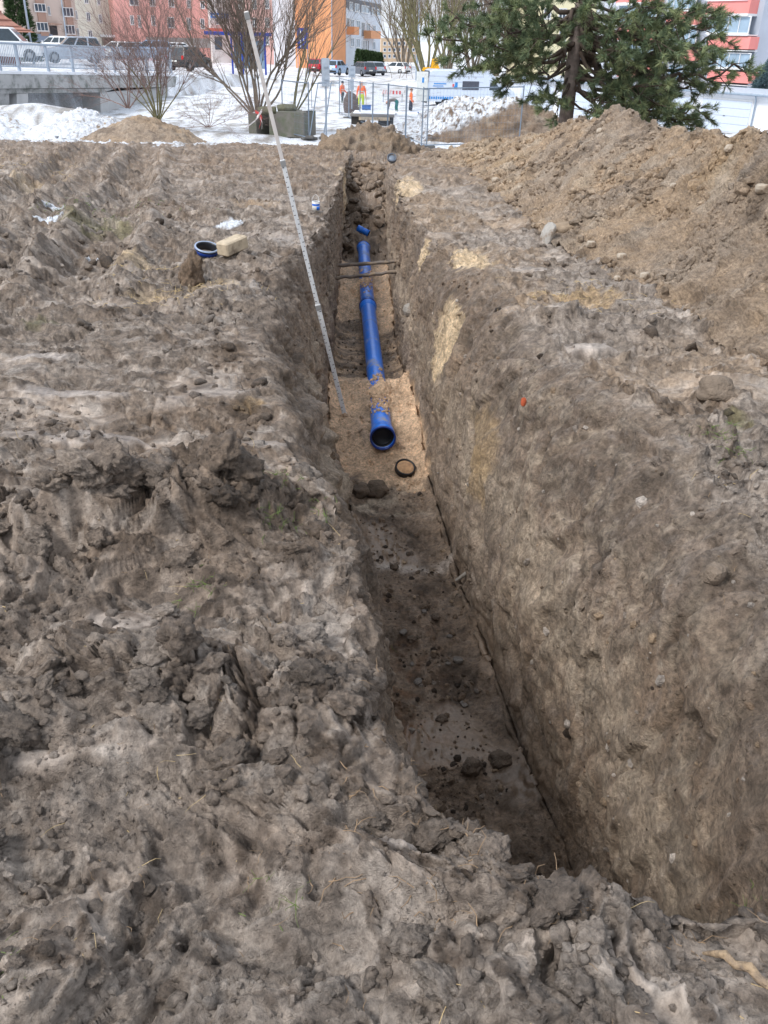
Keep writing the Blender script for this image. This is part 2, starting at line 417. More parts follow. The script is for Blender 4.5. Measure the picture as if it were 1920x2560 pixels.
def build_ground():
    # rows: distance grows geometrically
    ys = [-.6, -.3, 0.0, .2, .35, .5]
    y = .6
    while y < 37.0:
        ys.append(y); y += max((.0042 if y < 5 else .0046 if y < 12 else .0065) * y, .0046)
    ys = np.array(ys); nr = len(ys)
    nA, nB, nC, nD, nE = 330, 120, 110, 140, 200
    zc = ys * math.cos(PITCH) + 1.7 * math.sin(PITCH)
    half = zc * (960 / FPX) * 1.0
    xl = -half * 1.12 - .35; xr = half * 1.12 + .5
    xlf, xrf, xlr, xrr, zf, gz = XLF(ys), XRF(ys), XLR(ys), XRR(ys), ZF(ys), GZ(ys)
    # wander of the edges
    w3 = lambda s, sd: perlin(np.stack([ys * s, ys * 0, ys * 0 + sd], 1).astype(np.float32), sd)
    amp = sstep(1.4, 2.0, ys) * (1 - sstep(20, 23, ys))
    xlr = xlr + amp * (w3(1.6, 1) * .06 + w3(4.5, 2) * .05 + w3(9, 7) * .03 * sstep(4.5, 3.0, ys)); xrr = xrr + amp * (w3(1.4, 3) * .07 + w3(4.1, 4) * .045)
    xlf = xlf + amp * w3(1.1, 5) * .03; xrf = xrf + amp * w3(1.0, 6) * .025
    depth = np.clip((gz - zf) / 1.5, 0, 1)
    rows = []
    for r in range(nr):
        # far left: stretch, denser toward the trench
        t = np.linspace(0, 1, nA, endpoint=False)
        xa = xl[r] + (xlr[r] - xl[r]) * t
        xa[0] -= 6 + ys[r] * .35
        za = np.full(nA, gz[r])
        t = np.linspace(0, 1, nB, endpoint=False)
        # wall: a rounded lip, a slope, then near vertical
        xb = xlr[r] + (xlf[r] - xlr[r]) * t ** .62
        zb = gz[r] + (zf[r] - gz[r]) * (t ** 1.15)
        t = np.linspace(0, 1, nC, endpoint=False)
        xc = xlf[r] + (xrf[r] - xlf[r]) * t; zcn = np.full(nC, zf[r]) + .09 * depth[r] * (2 * t - 1) ** 6
        t = np.linspace(0, 1, nD, endpoint=False)
        kk = 1 - sstep(8, 11, ys[r]); xd = xrf[r] + (xrr[r] - xrf[r]) * t ** (1.5 + .9 * kk); zd = zf[r] + (gz[r] - zf[r]) * (1 - (1 - t) ** (1.1 + .5 * kk))
        t = np.linspace(0, 1, nE)
        xe = xrr[r] + (max(xr[r], xrr[r] + .6) - xrr[r]) * t; ze = np.full(nE, gz[r])
        xe[-1] += 6 + ys[r] * .35
        rows.append(np.stack([np.concatenate([xa, xb, xc, xd, xe]), np.full(nA + nB + nC + nD + nE, ys[r]), np.concatenate([za, zb, zcn, zd, ze])], 1))
    P = np.array(rows); nc = P.shape[1]
    n = grid_normals(P)
    k = np.arange(nc)
    seg = np.zeros(nc); wallc = np.zeros(nc)
    wB = np.sin(np.linspace(0, math.pi, nB)) ** .5; wD = np.sin(np.linspace(0, math.pi, nD)) ** .5
    wallc[nA:nA + nB] = wB; wallc[nA + nB + nC:nA + nB + nC + nD] = wD
    floorc = np.zeros(nc); floorc[nA + nB:nA + nB + nC] = 1
    floorc[nA + nB - 14:nA + nB] = np.linspace(0, 1, 14); floorc[nA + nB + nC:nA + nB + nC + 16] = np.linspace(1, 0, 16)
    dd = depth[:, None]
    wall = (wallc[None, :] * dd).ravel(); floor = (floorc[None, :] * dd).ravel()
    p = P.reshape(-1, 3).astype(np.float32); nn = n.reshape(-1, 3).astype(np.float32)
    X, Y, Z = p[:, 0], p[:, 1], p[:, 2]
    side = np.where(X < np.interp(Y, ys, (xlf + xrf) / 2), -1.0, 1.0)
    flat = (1 - np.clip(wall + floor, 0, 1))
    # smoothing of normals near the lip happens on its own; masks by place
    amp = np.full(len(p), 1.0, np.float32)
    near = sstep(4.2, 1.6, Y)
    amp *= (.98 + .04 * near * flat)                       # big torn clods at the feet of the camera
    amp = amp * (1 - floor * .62)
    amp = amp * (1 - .30 * wall)
    midleft = sstep(2.9, 3.5, Y) * sstep(6.2, 4.6, Y) * flat * (side < 0)
    amp *= 1 - .35 * midleft
    h, e = soil_relief(p, nn, wall)
    h = h * amp
    q = e['q']
    # ridge of torn sods across the left bank and along the near lip of the trench
    rid = lambda a, b, w: np.exp(-((np.abs((X - a[0]) * (b[1] - a[1]) - (Y - a[1]) * (b[0] - a[0])) / math.hypot(b[0] - a[0], b[1] - a[1])) / w) ** 2)
    sod = rid((-1.7, 2.55), (-.1, 3.0), .22) * sstep(-.15, -.55, X) * flat
    sod2 = rid((-1.2, 1.75), (.0, 1.95), .20) * sstep(.0, -.25, X) * flat
    lip = np.exp(-((Y - 1.22) / .12) ** 2) * sstep(-.1, .1, X) * sstep(.8, .6, X) * flat
    lip2 = np.exp(-((Y - .95) / .12) ** 2) * (X > .25) * flat
    hump = np.maximum.reduce([sod * .19, sod2 * .08, lip * .09, lip2 * .05])
    hump *= 1 + .7 * fbm(q * 4, 2, 91)
    h = h * (1 + sod * .6 + sod2 * .3 + lip * .3) + hump
    # wheel ruts with lug marks on the far left
    rut = np.zeros(len(p), np.float32); lug = rut.copy()
    for (a, b) in (((-2.35, 6.0), (-6.4, 24)), ((-3.75, 6.0), (-7.8, 24))):
        L_ = math.hypot(b[0] - a[0], b[1] - a[1]); tx, ty = (b[0] - a[0]) / L_, (b[1] - a[1]) / L_
        s = (X - a[0]) * tx + (Y - a[1]) * ty; u = (X - a[0]) * ty - (Y - a[1]) * tx + .12 * perlin(q * .5, 3)
        g = sstep(-1, 1.5, s) * sstep(19, 14, s)
        rut += g * (-.14 * np.exp(-(u / .26) ** 4) + .13 * np.exp(-((np.abs(u) - .43) / .13) ** 2))
        lug += g * np.exp(-(u / .42) ** 4) * np.clip(np.sin((s + np.abs(u) * .6) * 2 * math.pi / .24) * 1.6, -1, 1)
    rutz = np.clip(np.abs(rut) * 9, 0, 1)
    h = h * (1 - .2 * rutz * flat)
    h += flat * (side < 0) * (rut * (.85 + .7 * perlin(q * 2.2, 8) + .4 * perlin(q * 6, 9)) + lug * (.035 + .03 * perlin(q * 2, 10)))
    # right shelf: tyre print and scraped plates
    # sand over the pipe bed
    sandm = floor * np.maximum(sstep(6.5, 7.1, Y + .35 * fbm(p * 2.4, 2, 5)) * sstep(9.45, 8.95, Y + .55 * fbm(p * 2.2, 2, 6)),
                               sstep(11.0, 11.7, Y + .6 * fbm(p * 1.9, 2, 7)) * sstep(15.2, 14.6, Y))
    sandlump = fbm(q * 4.5, 3, 95) * .055 + np.clip(.55 - worley(q * 11, 9)[0], 0, 1) * .05
    h = h * (1 - sandm * .75) + sandm * sandlump
    h = h + floor * np.clip(.45 - worley(q * 8, 12)[0], 0, 1) * .10 * (1 - sandm) * sstep(.1, .5, perlin(p * 2.2, 19) + .25)
    # rough rubble in the far end of the trench
    fill = floor * sstep(15.0, 16.2, Y) * sstep(23, 21, Y)
    h += fill * (np.clip(.62 - worley(q * 2.3, 15)[0], 0, 1) * .75 - .16 + np.clip(.6 - worley(q * 8, 16)[0], 0, 1) * .12)
    # overhang and cave-in holes in the walls
    holes = wall * np.clip(perlin(q * 2.1, 25) - .42, 0, 1) * .30
    h -= holes
    slump = wall * (side < 0) * sstep(3.4, 4.2, Y) * sstep(7.2, 6.2, Y)
    h += slump * (fbm(q * np.array([2.4, 2.4, 3.0], np.float32), 3, 27) * .13 + ledge(fbm(q * 3, 2, 29) * .1, .05, q[:, 2] * 3) * .6)
    h = np.where(np.abs(h) > .5, np.sign(h) * .5, h)
    out = p + nn * h[:, None].astype(np.float32)
    # undercut: torn leaves lean over
    lean = np.clip(h, -.02, .15) * e['torn'] * flat
    out[:, 0] += lean * perlin(q * 4, 33) * .6; out[:, 1] += lean * (perlin(q * 4, 34) * .6 - .3)

    # ---------------- colour of the soil itself
    gzv = np.interp(Y, ys, gz)
    lowf = fbm(p * .55, 3, 101); midf = fbm(q * 2.4, 3, 103); hif = fbm(q * 8, 2, 105)
    c = np.repeat(C_GREY[None, :], len(p), 0)
    c = lerpc(c, C_BROWN, sstep(-.25, .6, lowf + .4 * midf) * .75)
    c = lerpc(c, C_DARK, sstep(.2, .85, .45 * midf + .7 * hif + .25 * e['torn'] - .1) * .5)
    c = lerpc(c, C_LIGHT, e['smear'] * sstep(-.3, .4, hif) * .28)
    lb = flat * (side < 0) * sstep(2.3, 3.2, Y)
    c = lerpc(c, C_BROWN * .72, lb * .38)
    fgm = flat * sstep(3.4, 2.2, Y) * (1 - sod * .6)
    c = lerpc(c, np.array(srgb(158, 145, 134)), fgm * .4)
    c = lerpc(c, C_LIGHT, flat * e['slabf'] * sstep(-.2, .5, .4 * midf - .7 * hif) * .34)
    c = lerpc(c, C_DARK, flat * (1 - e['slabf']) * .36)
    farb = sstep(13, 20, Y) * flat * (.5 + .5 * sstep(-6, -2, X))
    c = lerpc(c, C_BROWN * .95, farb * .8)
    c = lerpc(c, C_WARM, farb * sstep(0, .5, midf) * .5)
    # right shelf: sandier
    rs = flat * (side > 0) * sstep(2.0, 4.5, Y)
    c = lerpc(c, C_WARM, rs * sstep(-.4, .5, lowf + .3 * hif) * .55)
    q2w = e['q2']
    # walls: brown loam with pale bands
    c = lerpc(c, C_BROWN, wall * .65)
    c = lerpc(c, C_PALE, wall * sstep(-.1, .6, .5 * midf + .6 * hif) * .4)
    c = lerpc(c, C_DARK, wall * sstep(.1, .7, fbm(q * 6.5, 3, 107)) * .6)
    # layers of the cut: dark topsoil, pale loam, brown clay; every sheared face its own tone
    zz = Z - gzv + .10 * midf + .05 * hif
    c = lerpc(c, C_DARK * 1.15, wall * sstep(-.55, -.28, zz) * .45)
    c = lerpc(c, C_PALE, wall * sstep(-.62, -.8, zz) * sstep(-1.25, -1.0, zz) * .35)
    c = lerpc(c, C_BROWN * .8, wall * sstep(-1.25, -1.5, zz) * .5)
    c = c * (1 + wall * .34 * (e['facet'] - .5))[:, None]
    # right wall lighter clay skins in its near half
    rw = wall * (side > 0) * sstep(1.6, 2.2, Y) * sstep(6.5, 5.0, Y)
    c = lerpc(c, C_PALE, rw * sstep(-.1, .5, fbm(q2w * np.array([9, 9, 7], np.float32), 3, 109) + .1 * midf) * .42)
    # floor
    c = lerpc(c, C_BROWN * .95, floor * .85)
    c = lerpc(c, C_DARK, floor * sstep(.05, .7, midf + .3 * hif) * .55)
    rust = blobm(p, (.12, 4.0, -1.9), (.30, .9, .4)) * floor
    c = lerpc(c, np.array(srgb(112, 78, 50)), rust * sstep(-.2, .4, hif) * .7)
    puddle = floor * sstep(.16, .5, perlin(p * 1.7, 66) + .35 * np.exp(-((Y - 3.7) / .55) ** 2) * sstep(.1, .5, X) + .42 * np.exp(-((Y - 5.55) / .18) ** 2) - .05 + .25 * hif * .5) * sstep(6.3, 6.0, Y)
    c = lerpc(c, np.array(srgb(146, 136, 127)), puddle * .1)  # grey wet sheen put into the puddle colour
    c = lerpc(c, C_LIGHT * 1.05, floor * np.exp(-((Y - 5.38 - .10 * X + .03 * midf) / .055) ** 2) * sstep(-.4, .1, hif + .2) * .7)  # pale line of wet sheen painted across the floor
    c = lerpc(c, C_SAND, sstep(.25, .75, sandm + .35 * hif + .2 * midf) * (sandm > .02) * (.8 + .2 * sstep(-.3, .2, midf)))
    c = lerpc(c, C_SAND * .8, floor * sstep(9.2, 9.6, Y) * sstep(11.6, 11.2, Y) * sstep(-.1, .35, fbm(p * np.array([2, 9, 3], np.float32), 2, 111)) * .8)
    c = lerpc(c, C_PALE, floor * sstep(6.15, 6.3, Y) * sstep(6.9, 6.5, Y) * sstep(-.2, .3, midf) * .8)
    c = lerpc(c, C_BROWN * .8, fill * .6)
    c = lerpc(c, C_DARK * .9, fill * sstep(-.1, .4, midf) * .6)
    # pale sand seams showing in the walls and on the lips
    edge = .22 * midf + .22 * hif
    for (px, py, z, r) in ((1020, 480, -.62, (.36, 1.9, .34)), (1180, 645, -.24, (.28, .8, .36)), (1165, 690, -.4, (.22, .6, .42)), (1100, 830, -.62, (.28, .62, .5)), (1085, 900, -.8, (.14, .25, .28)),
                           (848, 480, -1.0, (.2, 2.2, .5)), (840, 520, -1.1, (.14, 1.4, .6)), (1060, 640, -.5, (.15, .5, .2))):
        s = atz(px, py, z)
        m = sstep(.42, .62, blobm(p, s, r) + edge * .8)
        c = lerpc(c, C_TAN, m * .9)
    for (px, py, z, r) in ((1230, 1100, -.75, (.3, .5, .28)), (1215, 1200, -1.0, (.2, .4, .3))):
        s = atz(px, py, z)
        c = lerpc(c, C_OCHRE, sstep(.4, .75, blobm(p, s, r) + edge) * .55)
    # ochre and straw coloured spills on the surface
    for (px, py, r, cc, k) in ((1470, 745, (.45, .40, 1), C_OCHRE * 1.1, .7), (1380, 735, (.5, .2, 1), C_OCHRE, .5), (410, 745, (.35, .28, 1), C_TAN * .9, .6), (540, 710, (.28, .2, 1), C_TAN * .9, .6), (60, 395, (1.1, .8, 1), C_TAN * .9, .5),
                               (330, 660, (.3, .3, 1), C_TAN, .6), (640, 1085, (.12, .10, 1), C_OCHRE, .6), (640, 455, (.5, .6, 1), C_WARM, .8), (1830, 810, (.4, .35, 1), C_OCHRE, .7)):
        s = atz(px, py, -.15)
        c = lerpc(c, cc, sstep(.45, .75, blobm(p, (s.x, s.y, s.z), (r[0], r[1], 3)) + edge * 1.2) * k)
    # grass still green in places
    for (px, py, r) in ((255, 520, (.6, 1.1, 1)), (110, 830, (.2, .3, 1)), (1830, 1110, (.12, .16, 1))):
        s = atz(px, py, -.15)
        c = lerpc(c, np.array(srgb(126, 122, 84)), sstep(.5, .8, blobm(p, (s.x, s.y, s.z), (r[0], r[1], 3)) + edge * 1.4) * .6)
    # old snow lying on the far left
    left = sstep(-2.5, -5.0, X + .3 * (Y - 22))
    snow = flat * sstep(.15, .35, sstep(20, 30, Y) * left * 1.15 + .45 * fbm(q * np.array([1.1, 2.2, 1], np.float32), 3, 113) - .32) * sstep(17, 20, Y)
    snow = np.maximum(snow, flat * sstep(30.5, 31.5, Y + 1.0 * midf) * sstep(-.45, -.1, midf + .25))
    for (px, py, r) in ((118, 525, (.28, .35, 1)), (575, 527, (.25, .3, 1)), (240, 625, (.15, .18, 1)), (130, 480, (.22, .2, 1))):
        s = atz(px, py, -.2)
        snow = np.maximum(snow, sstep(.5, .7, blobm(p, (s.x, s.y, s.z), (r[0], r[1], 3)) + edge * .9) * flat)
    c = lerpc(c, C_SNOW, snow)
    # grey smeared clay plates, wet and smooth
    plate = np.zeros(len(p), np.float32)
    for (px, py, r) in ((1500, 850, (.42, .20, 1)), (1290, 820, (.16, .15, 1)), (1330, 640, (.5, .22, 1)), (1640, 755, (.25, .12, 1)), (640, 680, (.35, .28, 1)), (720, 545, (.7, .6, 1)), (660, 1130, (.25, .1, 1)), (200, 1000, (.55, .12, 1)), (560, 1000, (.3, .2, 1)), (90, 900, (.4, .1, 1)),
                        (300, 1590, (.22, .12, 1)), (90, 1920, (.16, .06, 1)), (1000, 2130, (.08, .04, 1)), (150, 1110, (.5, .12, 1)), (420, 1020, (.4, .15, 1))):
        s = atz(px, py, -.05)
        plate = np.maximum(plate, sstep(.50, .85, blobm(p, (s.x, s.y, s.z), (r[0] * .9, r[1] * .9, 3)) + edge * 1.5) * flat)
    c = lerpc(c, np.array(srgb(168, 159, 152)), plate * .4)
    out = out * (1 - plate[:, None] * .0) - nn * (plate * h * .6)[:, None].astype(np.float32)
    vhf = fbm(e['q2'] * 21, 2, 115)
    rough = (1 - snow) * (1 - puddle)
    c = lerpc(c, C_DARK, np.clip(sstep(.05, .7, .6 * hif + .75 * vhf + .3 * midf) * .72 * rough * (1 - .62 * wall) * (1 - .8 * sandm) * (.35 + .65 * e['torn']), 0, 1))
    c = lerpc(c, C_LIGHT, np.clip(sstep(.1, .75, -.55 * hif - .6 * vhf + .2 * e['smear']) * .55 * rough * (1 - .6 * wall) * (1 - sandm) * (1 - floor * .7), 0, 1))
    c *= (1 + .10 * hif + (.22 * (e['idc'] - .5) + .22 * (e['idk'] - .5) + .2 * (e['idg'] - .5)) * rough)[:, None]
    wet = np.clip((e['smear'] * .6 + .5 * e['slabf'] * sstep(-.2, .4, midf)) * (.6 + .4 * hif) * (1 - wall) + plate * .6 + puddle * 1.1 - snow, 0, 1)
    wet = np.where(floor > .5, np.maximum(puddle, .15 * (1 - sandm)), wet)
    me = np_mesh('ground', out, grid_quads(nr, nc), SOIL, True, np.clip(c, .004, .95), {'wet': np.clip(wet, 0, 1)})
    o = link_mesh('ground', me, None)
    tag(o, 'churned grey brown mud cut by a long narrow trench', None, None, 'structure')
    print('ground', nr, nc, nr * nc, round(time.time() - T0, 1))
    return out.reshape(nr, nc, 3), ys, np.clip(c, .004, .95).reshape(nr, nc, 3)
GROUND, GYS, GCOL = build_ground()
GFLAT = GROUND.reshape(-1, 3)

def gtop(x, y):
    """height of the built ground at a spot"""
    r = int(np.clip(np.searchsorted(GYS, y), 0, len(GYS) - 1))
    best = -9
    row = GROUND[max(r - 2, 0):r + 3].reshape(-1, 3)
    d = (row[:, 0] - x) ** 2 + (row[:, 1] - y) ** 2
    k = np.argsort(d)[:4]
    return float(row[k, 2].max())
def on(px, py, z0=-.1, it=4):
    """the ground point seen at a pixel of the photograph"""
    z = z0
    for _ in range(it):
        p = atz(px, py, z); z = .5 * z + .5 * gtop(p.x, p.y)
    return Vector((p.x, p.y, gtop(p.x, p.y)))

# =================================================================== SNOWY FIELD, ROAD LEVEL
def rbf(pts):
    A = np.array(pts, float); XY, Zv = A[:, :2], A[:, 2]
    n = len(A); D = np.linalg.norm(XY[:, None] - XY[None], axis=2)
    K = D  # linear kernel
    M_ = np.zeros((n + 3, n + 3)); M_[:n, :n] = K + np.eye(n) * .4; M_[:n, n] = 1; M_[:n, n + 1:] = XY; M_[n, :n] = 1; M_[n + 1:, :n] = XY.T
    w = np.linalg.solve(M_, np.concatenate([Zv, [0, 0, 0]]))
    def f(x, y):
        P = np.stack([np.ravel(x), np.ravel(y)], 1)
        d = np.linalg.norm(P[:, None] - XY[None], axis=2)
        return (d @ w[:n] + w[n] + P @ w[n + 1:]).reshape(np.shape(x))
    return f
LOW = rbf([tuple(aty(*q)) for q in ((0, 300, 28), (60, 258, 34), (200, 292, 42), (330, 300, 46), (480, 330, 36), (700, 348, 32), (660, 338, 37), (850, 335, 39), (1052, 374, 33), (1300, 380, 32), (560, 250, 55), (700, 225, 72),
             (700, 198, 88), (500, 190, 80), (860, 203, 98), (1060, 210, 100), (740, 262, 80), (780, 277, 67), (900, 300, 52), (1000, 300, 55), (1040, 282, 68), (1200, 268, 72), (1500, 330, 48), (1800, 332, 60), (1900, 348, 52), (1400, 250, 90), (1900, 250, 110))]
          + [(-60, 60, -2.2), (-60, 40, -1.6), (-90, 110, -2), (70, 60, -3), (90, 150, -3.2), (0, 200, -3), (-80, 220, -2.8), (80, 250, -3.2), (20, 34, -2), (35, 34, -2.3), (-20, 34, -1.6)])
HIGH = rbf([tuple(aty(*q)) for q in ((-200, 176, 35), (0, 180, 38), (240, 184, 50), (430, 190, 58), (185, 157, 80), (450, 177, 82), (690, 185, 115), (640, 190, 88), (860, 198, 98), (1060, 204, 102))]
           + [(-60, 70, -.6), (-80, 150, -2.2), (-40, 150, -2.4), (0, 150, -2.5), (40, 160, -2.7), (-100, 60, 0), (20, 220, -3), (-60, 260, -3)])
EDGE = sorted([tuple(aty(*q))[:2] for q in ((-260, 176, 33), (430, 190, 58), (640, 190, 84), (860, 198, 97), (1060, 204, 100))])
def y_edge(x): return np.interp(x, [e[0] for e in EDGE], [e[1] for e in EDGE])
BR_END = aty(440, 190, 58).x
def field_z(x, y):
    x = np.asarray(x, float); y = np.asarray(y, float)
    lo, hi = LOW(x, y), HIGH(x, y)
    s = y - y_edge(x)
    kx = sstep(BR_END - .5, BR_END + 3.0, x)
    wide = 2.0 + 16.0 * kx
    off = 7.0 - 15.0 * kx
    t = np.clip((s - off) / wide, 0, 1) * (1 - sstep(8, 16, x))
    return lo + (hi - lo) * (t * t * (3 - 2 * t))
def fz(x, y): return float(field_z(np.array([x]), np.array([y]))[0])

def build_field():
    ys = [31.0]
    while ys[-1] < 330: ys.append(ys[-1] * 1.010 + .06)
    ys = np.array(ys); nc = 260
    P = []
    for y in ys:
        hw = y * .56 + 12
        x = np.linspace(-hw, hw, nc)
        P.append(np.stack([x, np.full(nc, y), field_z(x, np.full(nc, y))], 1))
    P = np.array(P); p = P.reshape(-1, 3).astype(np.float32)
    n1 = fbm(p * .35, 3, 201); n2 = fbm(p * 1.6, 3, 203); n3 = perlin(p * 5, 205)
    p[:, 2] += n1 * .10 + n2 * .05 + n3 * .015
    # first rows dip under the mud sheet
    p[:, 2] -= 1.3 * sstep(34.5, 31, p[:, 1])
    c = np.repeat(C_SNOW[None, :], len(p), 0)
    # tussocks and earth poking through
    poke = sstep(.16, .42, n2 * .8 + n3 * .65 + .2 * n1 + .12 * sstep(60, 38, p[:, 1]))
    c = lerpc(c, np.array(srgb(120, 108, 92)), poke * .75)
    road = sstep(9, 12, p[:, 1] - y_edge(p[:, 0])) * (p[:, 0] < 6) * sstep(150, 120, p[:, 1])
    c = lerpc(c, np.array(srgb(196, 196, 200)), road * sstep(-.3, .3, n1) * .8)
    under = sstep(-.1, .8, p[:, 1] - y_edge(p[:, 0])) * sstep(10.5, 9.5, p[:, 1] - y_edge(p[:, 0])) * (p[:, 0] < BR_END - 4.0)  # bare earth under the deck, colour darkened to deepen the underpass
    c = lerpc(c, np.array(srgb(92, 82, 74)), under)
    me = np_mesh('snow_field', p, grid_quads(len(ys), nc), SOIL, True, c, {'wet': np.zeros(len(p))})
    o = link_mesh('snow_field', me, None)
    tag(o, 'snow covered field and verge beyond the mud', None, None, 'structure')
    # far sheet to the horizon
    m = MB(); m.quad((-3000, 60, -4.2), (3000, 60, -4.2), (3000, 5000, -4.2), (-3000, 5000, -4.2))
    tag(m.build('far_ground', mat('far_snow', (.72, .74, .78), .8, vscale=.05)), 'flat snowy land reaching the horizon', None, None, 'structure')
build_field()

# =================================================================== SPOIL HEAPS
def heap_mesh(name, P, warm, label, snowy=None, amp=1.0, dark=0.0, cat='heap', group=None, lump=1.0, tint=None):
    """P (rows, cols, 3) base surface"""
    nr, nc = P.shape[:2]
    n = grid_normals(P); n = np.where(n[..., 2:3] < 0, -n, n)
    p = P.reshape(-1, 3).astype(np.float32); nn = n.reshape(-1, 3).astype(np.float32)
    # slopes of loose spoil: runs down the fall line
    h, e = soil_relief(p, nn, np.full(len(p), .35, np.float32))
    q = e['q']
    f1, f2, idc = worley(q * 4.2, 31)
    k1, k2, idk = worley(q * 12, 33)
    h = h * .95 + np.clip(.6 - f1, 0, 1) * (idc > .45) * idc * .13 * lump + np.clip(.55 - k1, 0, 1) * (idk > .5) * .055 * lump + fbm(p * .8, 3, 37) * .10 * lump
    out = p + nn * (h * amp)[:, None]
    lowf = fbm(p * .5, 3, 301); midf = fbm(q * 2.2, 3, 303); hif = fbm(q * 8, 2, 305)
    c = np.repeat((C_WARM if warm else C_BROWN)[None, :], len(p), 0)
    c = lerpc(c, C_PALE, sstep(-.05, .6, midf + .3 * lowf) * .55)
    c = lerpc(c, C_GREY * .9, sstep(-.2, .5, -lowf + .3 * midf) * .5)
    c = lerpc(c, C_DARK, sstep(.15, .65, fbm(q * 1.7, 3, 307) + .25 * hif) * (.5 + dark))
    c = lerpc(c, C_OCHRE, sstep(.35, .7, lowf) * .3)
    c = lerpc(c, C_DARK, np.full(len(p), dark, np.float32))
    wet = np.zeros(len(p))
    if tint is not None: c = np.repeat(np.asarray(tint)[None, :], len(p), 0) * (1 + .12 * midf)[:, None]
    if snowy is not None:
        s = snowy(p, nn, q, midf, hif, h); c = lerpc(c, C_SNOW, s)
    c *= (1 + .12 * hif)[:, None]
    base = Vector(P.reshape(-1, 3).mean(0)); base.z = float(P[..., 2].min())
    me = np_mesh(name, out - np.array(base, dtype=np.float32), grid_quads(nr, nc), SOIL, True, np.clip(c, .004, .95), {'wet': wet})
    o = link_mesh(name, me, None, None, base)
    tag(o, label, cat, group)
    return o, out.reshape(nr, nc, 3), c.reshape(nr, nc, 3)

def heap_right():
    gz = lambda px, py, z: tuple(atz(px, py, z))
    foot = [(2.7, 2.6, 0), gz(1990, 960, 0), gz(1800, 830, -.02), gz(1620, 720, -.1), gz(1470, 650, -.15), gz(1370, 590, -.22), gz(1290, 520, -.38), gz(1220, 460, -.52), gz(1150, 415, -.68), gz(1075, 400, -.75), gz(1040, 385, -.85)]
    crest = [(4.4, 4.6, .95), tuple(aty(2040, 345, 6.6)), tuple(aty(1890, 342, 8.6)), tuple(aty(1745, 330, 10.6)), tuple(aty(1640, 300, 12.6)), tuple(aty(1545, 270, 14.2)), tuple(aty(1470, 288, 16)), tuple(aty(1400, 318, 18.5)), tuple(aty(1320, 338, 21)), tuple(aty(1230, 352, 22.6)), tuple(aty(1120, 372, 24.0))]
    foot, crest = np.array(foot), np.array(crest)
    k = np.arange(len(foot)); s = np.linspace(0, len(foot) - 1, 460)
    sm = lambda A: np.stack([np.interp(s, k, A[:, j]) for j in range(3)], 1)
    Fo, Cr = sm(foot), sm(crest)
    ker = np.hanning(45); ker /= ker.sum()
    pad = lambda A: np.stack([np.convolve(np.pad(A[:, j], 22, mode='edge'), ker, 'valid') for j in range(3)], 1)
    Fo, Cr = pad(Fo), pad(Cr)
    Cr[:, 2] += .10 * perlin(np.stack([s * 1.3, s * 0, s * 0], 1).astype(np.float32), 3) + .04 * perlin(np.stack([s * 5, s * 0, s * 0], 1).astype(np.float32), 4)
    t1 = np.linspace(0, 1, 215); t2 = np.linspace(0, 1, 36)[1:]
    rows = []
    for i in range(len(s)):
        dirv = (Cr[i] - Fo[i]); dirv[2] = 0
        # concave toe, straight flank, rounded top
        z = Fo[i, 2] - .06 + (Cr[i, 2] - Fo[i, 2] + .06) * (t1 ** 1.18) 
        a = np.stack([Fo[i, 0] + dirv[0] * t1, Fo[i, 1] + dirv[1] * t1, z], 1)
        b = np.stack([Cr[i, 0] + dirv[0] * t2 * .9, Cr[i, 1] + dirv[1] * t2 * .9, Cr[i, 2] - (Cr[i, 2] + 1.6) * (t2 ** 1.25)], 1)
        rows.append(np.concatenate([a, b]))
    return heap_mesh('spoil_heap', np.array(rows), True, 'long pale brown spoil heap along the trench in front of the pine', lump=.9, dark=.0)
_, HEAP_R, HEAP_C = heap_right()

def mound(c, rx, ry, hgt, name, label, warm=True, res=(110, 130), pw=1.3, **kw):
    u = np.linspace(-1, 1, res[1]); v = np.linspace(-1, 1, res[0])
    U, V_ = np.meshgrid(u, v)
    r = np.sqrt(U ** 2 + V_ ** 2)
    P = np.stack([c[0] + U * rx, c[1] + V_ * ry, c[2] - .15 + (hgt + .15) * np.clip(1 - r ** pw, -.7, 1)], 2)
    return heap_mesh(name, P, warm, label, **kw)
m0 = aty(930, 296, 25.5)
mound((m0.x, 24.6, GZ(25) + .02), 1.75, 2.6, m0.z - GZ(25) - .12, 'spoil_heap', 'brown earth heap closing the far end of the trench', pw=1.25, dark=.42, lump=2.4)
# sandy heap before the bridge
m1 = aty(330, 275, 27.5)
mound((m1.x + .25, 27.5, -1.15), 1.9, 2.2, m1.z + 1.05, 'sand_heap', 'straw coloured sandy heap before the bridge and leafless bush', pw=1.3, lump=.6)
def snow_left(p, nn, q, midf, hif, h): return sstep(-.35, .05, .45 - 1.1 * hif - .2 * midf - (p[:, 0] - m2.x) * .25) * .97
m2 = aty(205, 268, 28.5)
mound((m2.x - .2, 28.8, -1.0), 1.5, 1.8, m2.z + .95, 'earth_heap', 'low earth heap dusted with snow beside the sandy heap', snowy=snow_left, lump=.8)
m3 = aty(-70, 250, 33)
mound((m3.x - .4, 33.5, -1.7), 3.6, 4.6, m3.z + 1.65, 'snow_bank', 'smooth snow bank before the dark underpass of the bridge', pw=1.2, lump=.4,
      snowy=lambda p, nn, q, midf, hif, h: sstep(-.35, -.05, .25 - .9 * hif - .6 * midf), cat='snow bank')
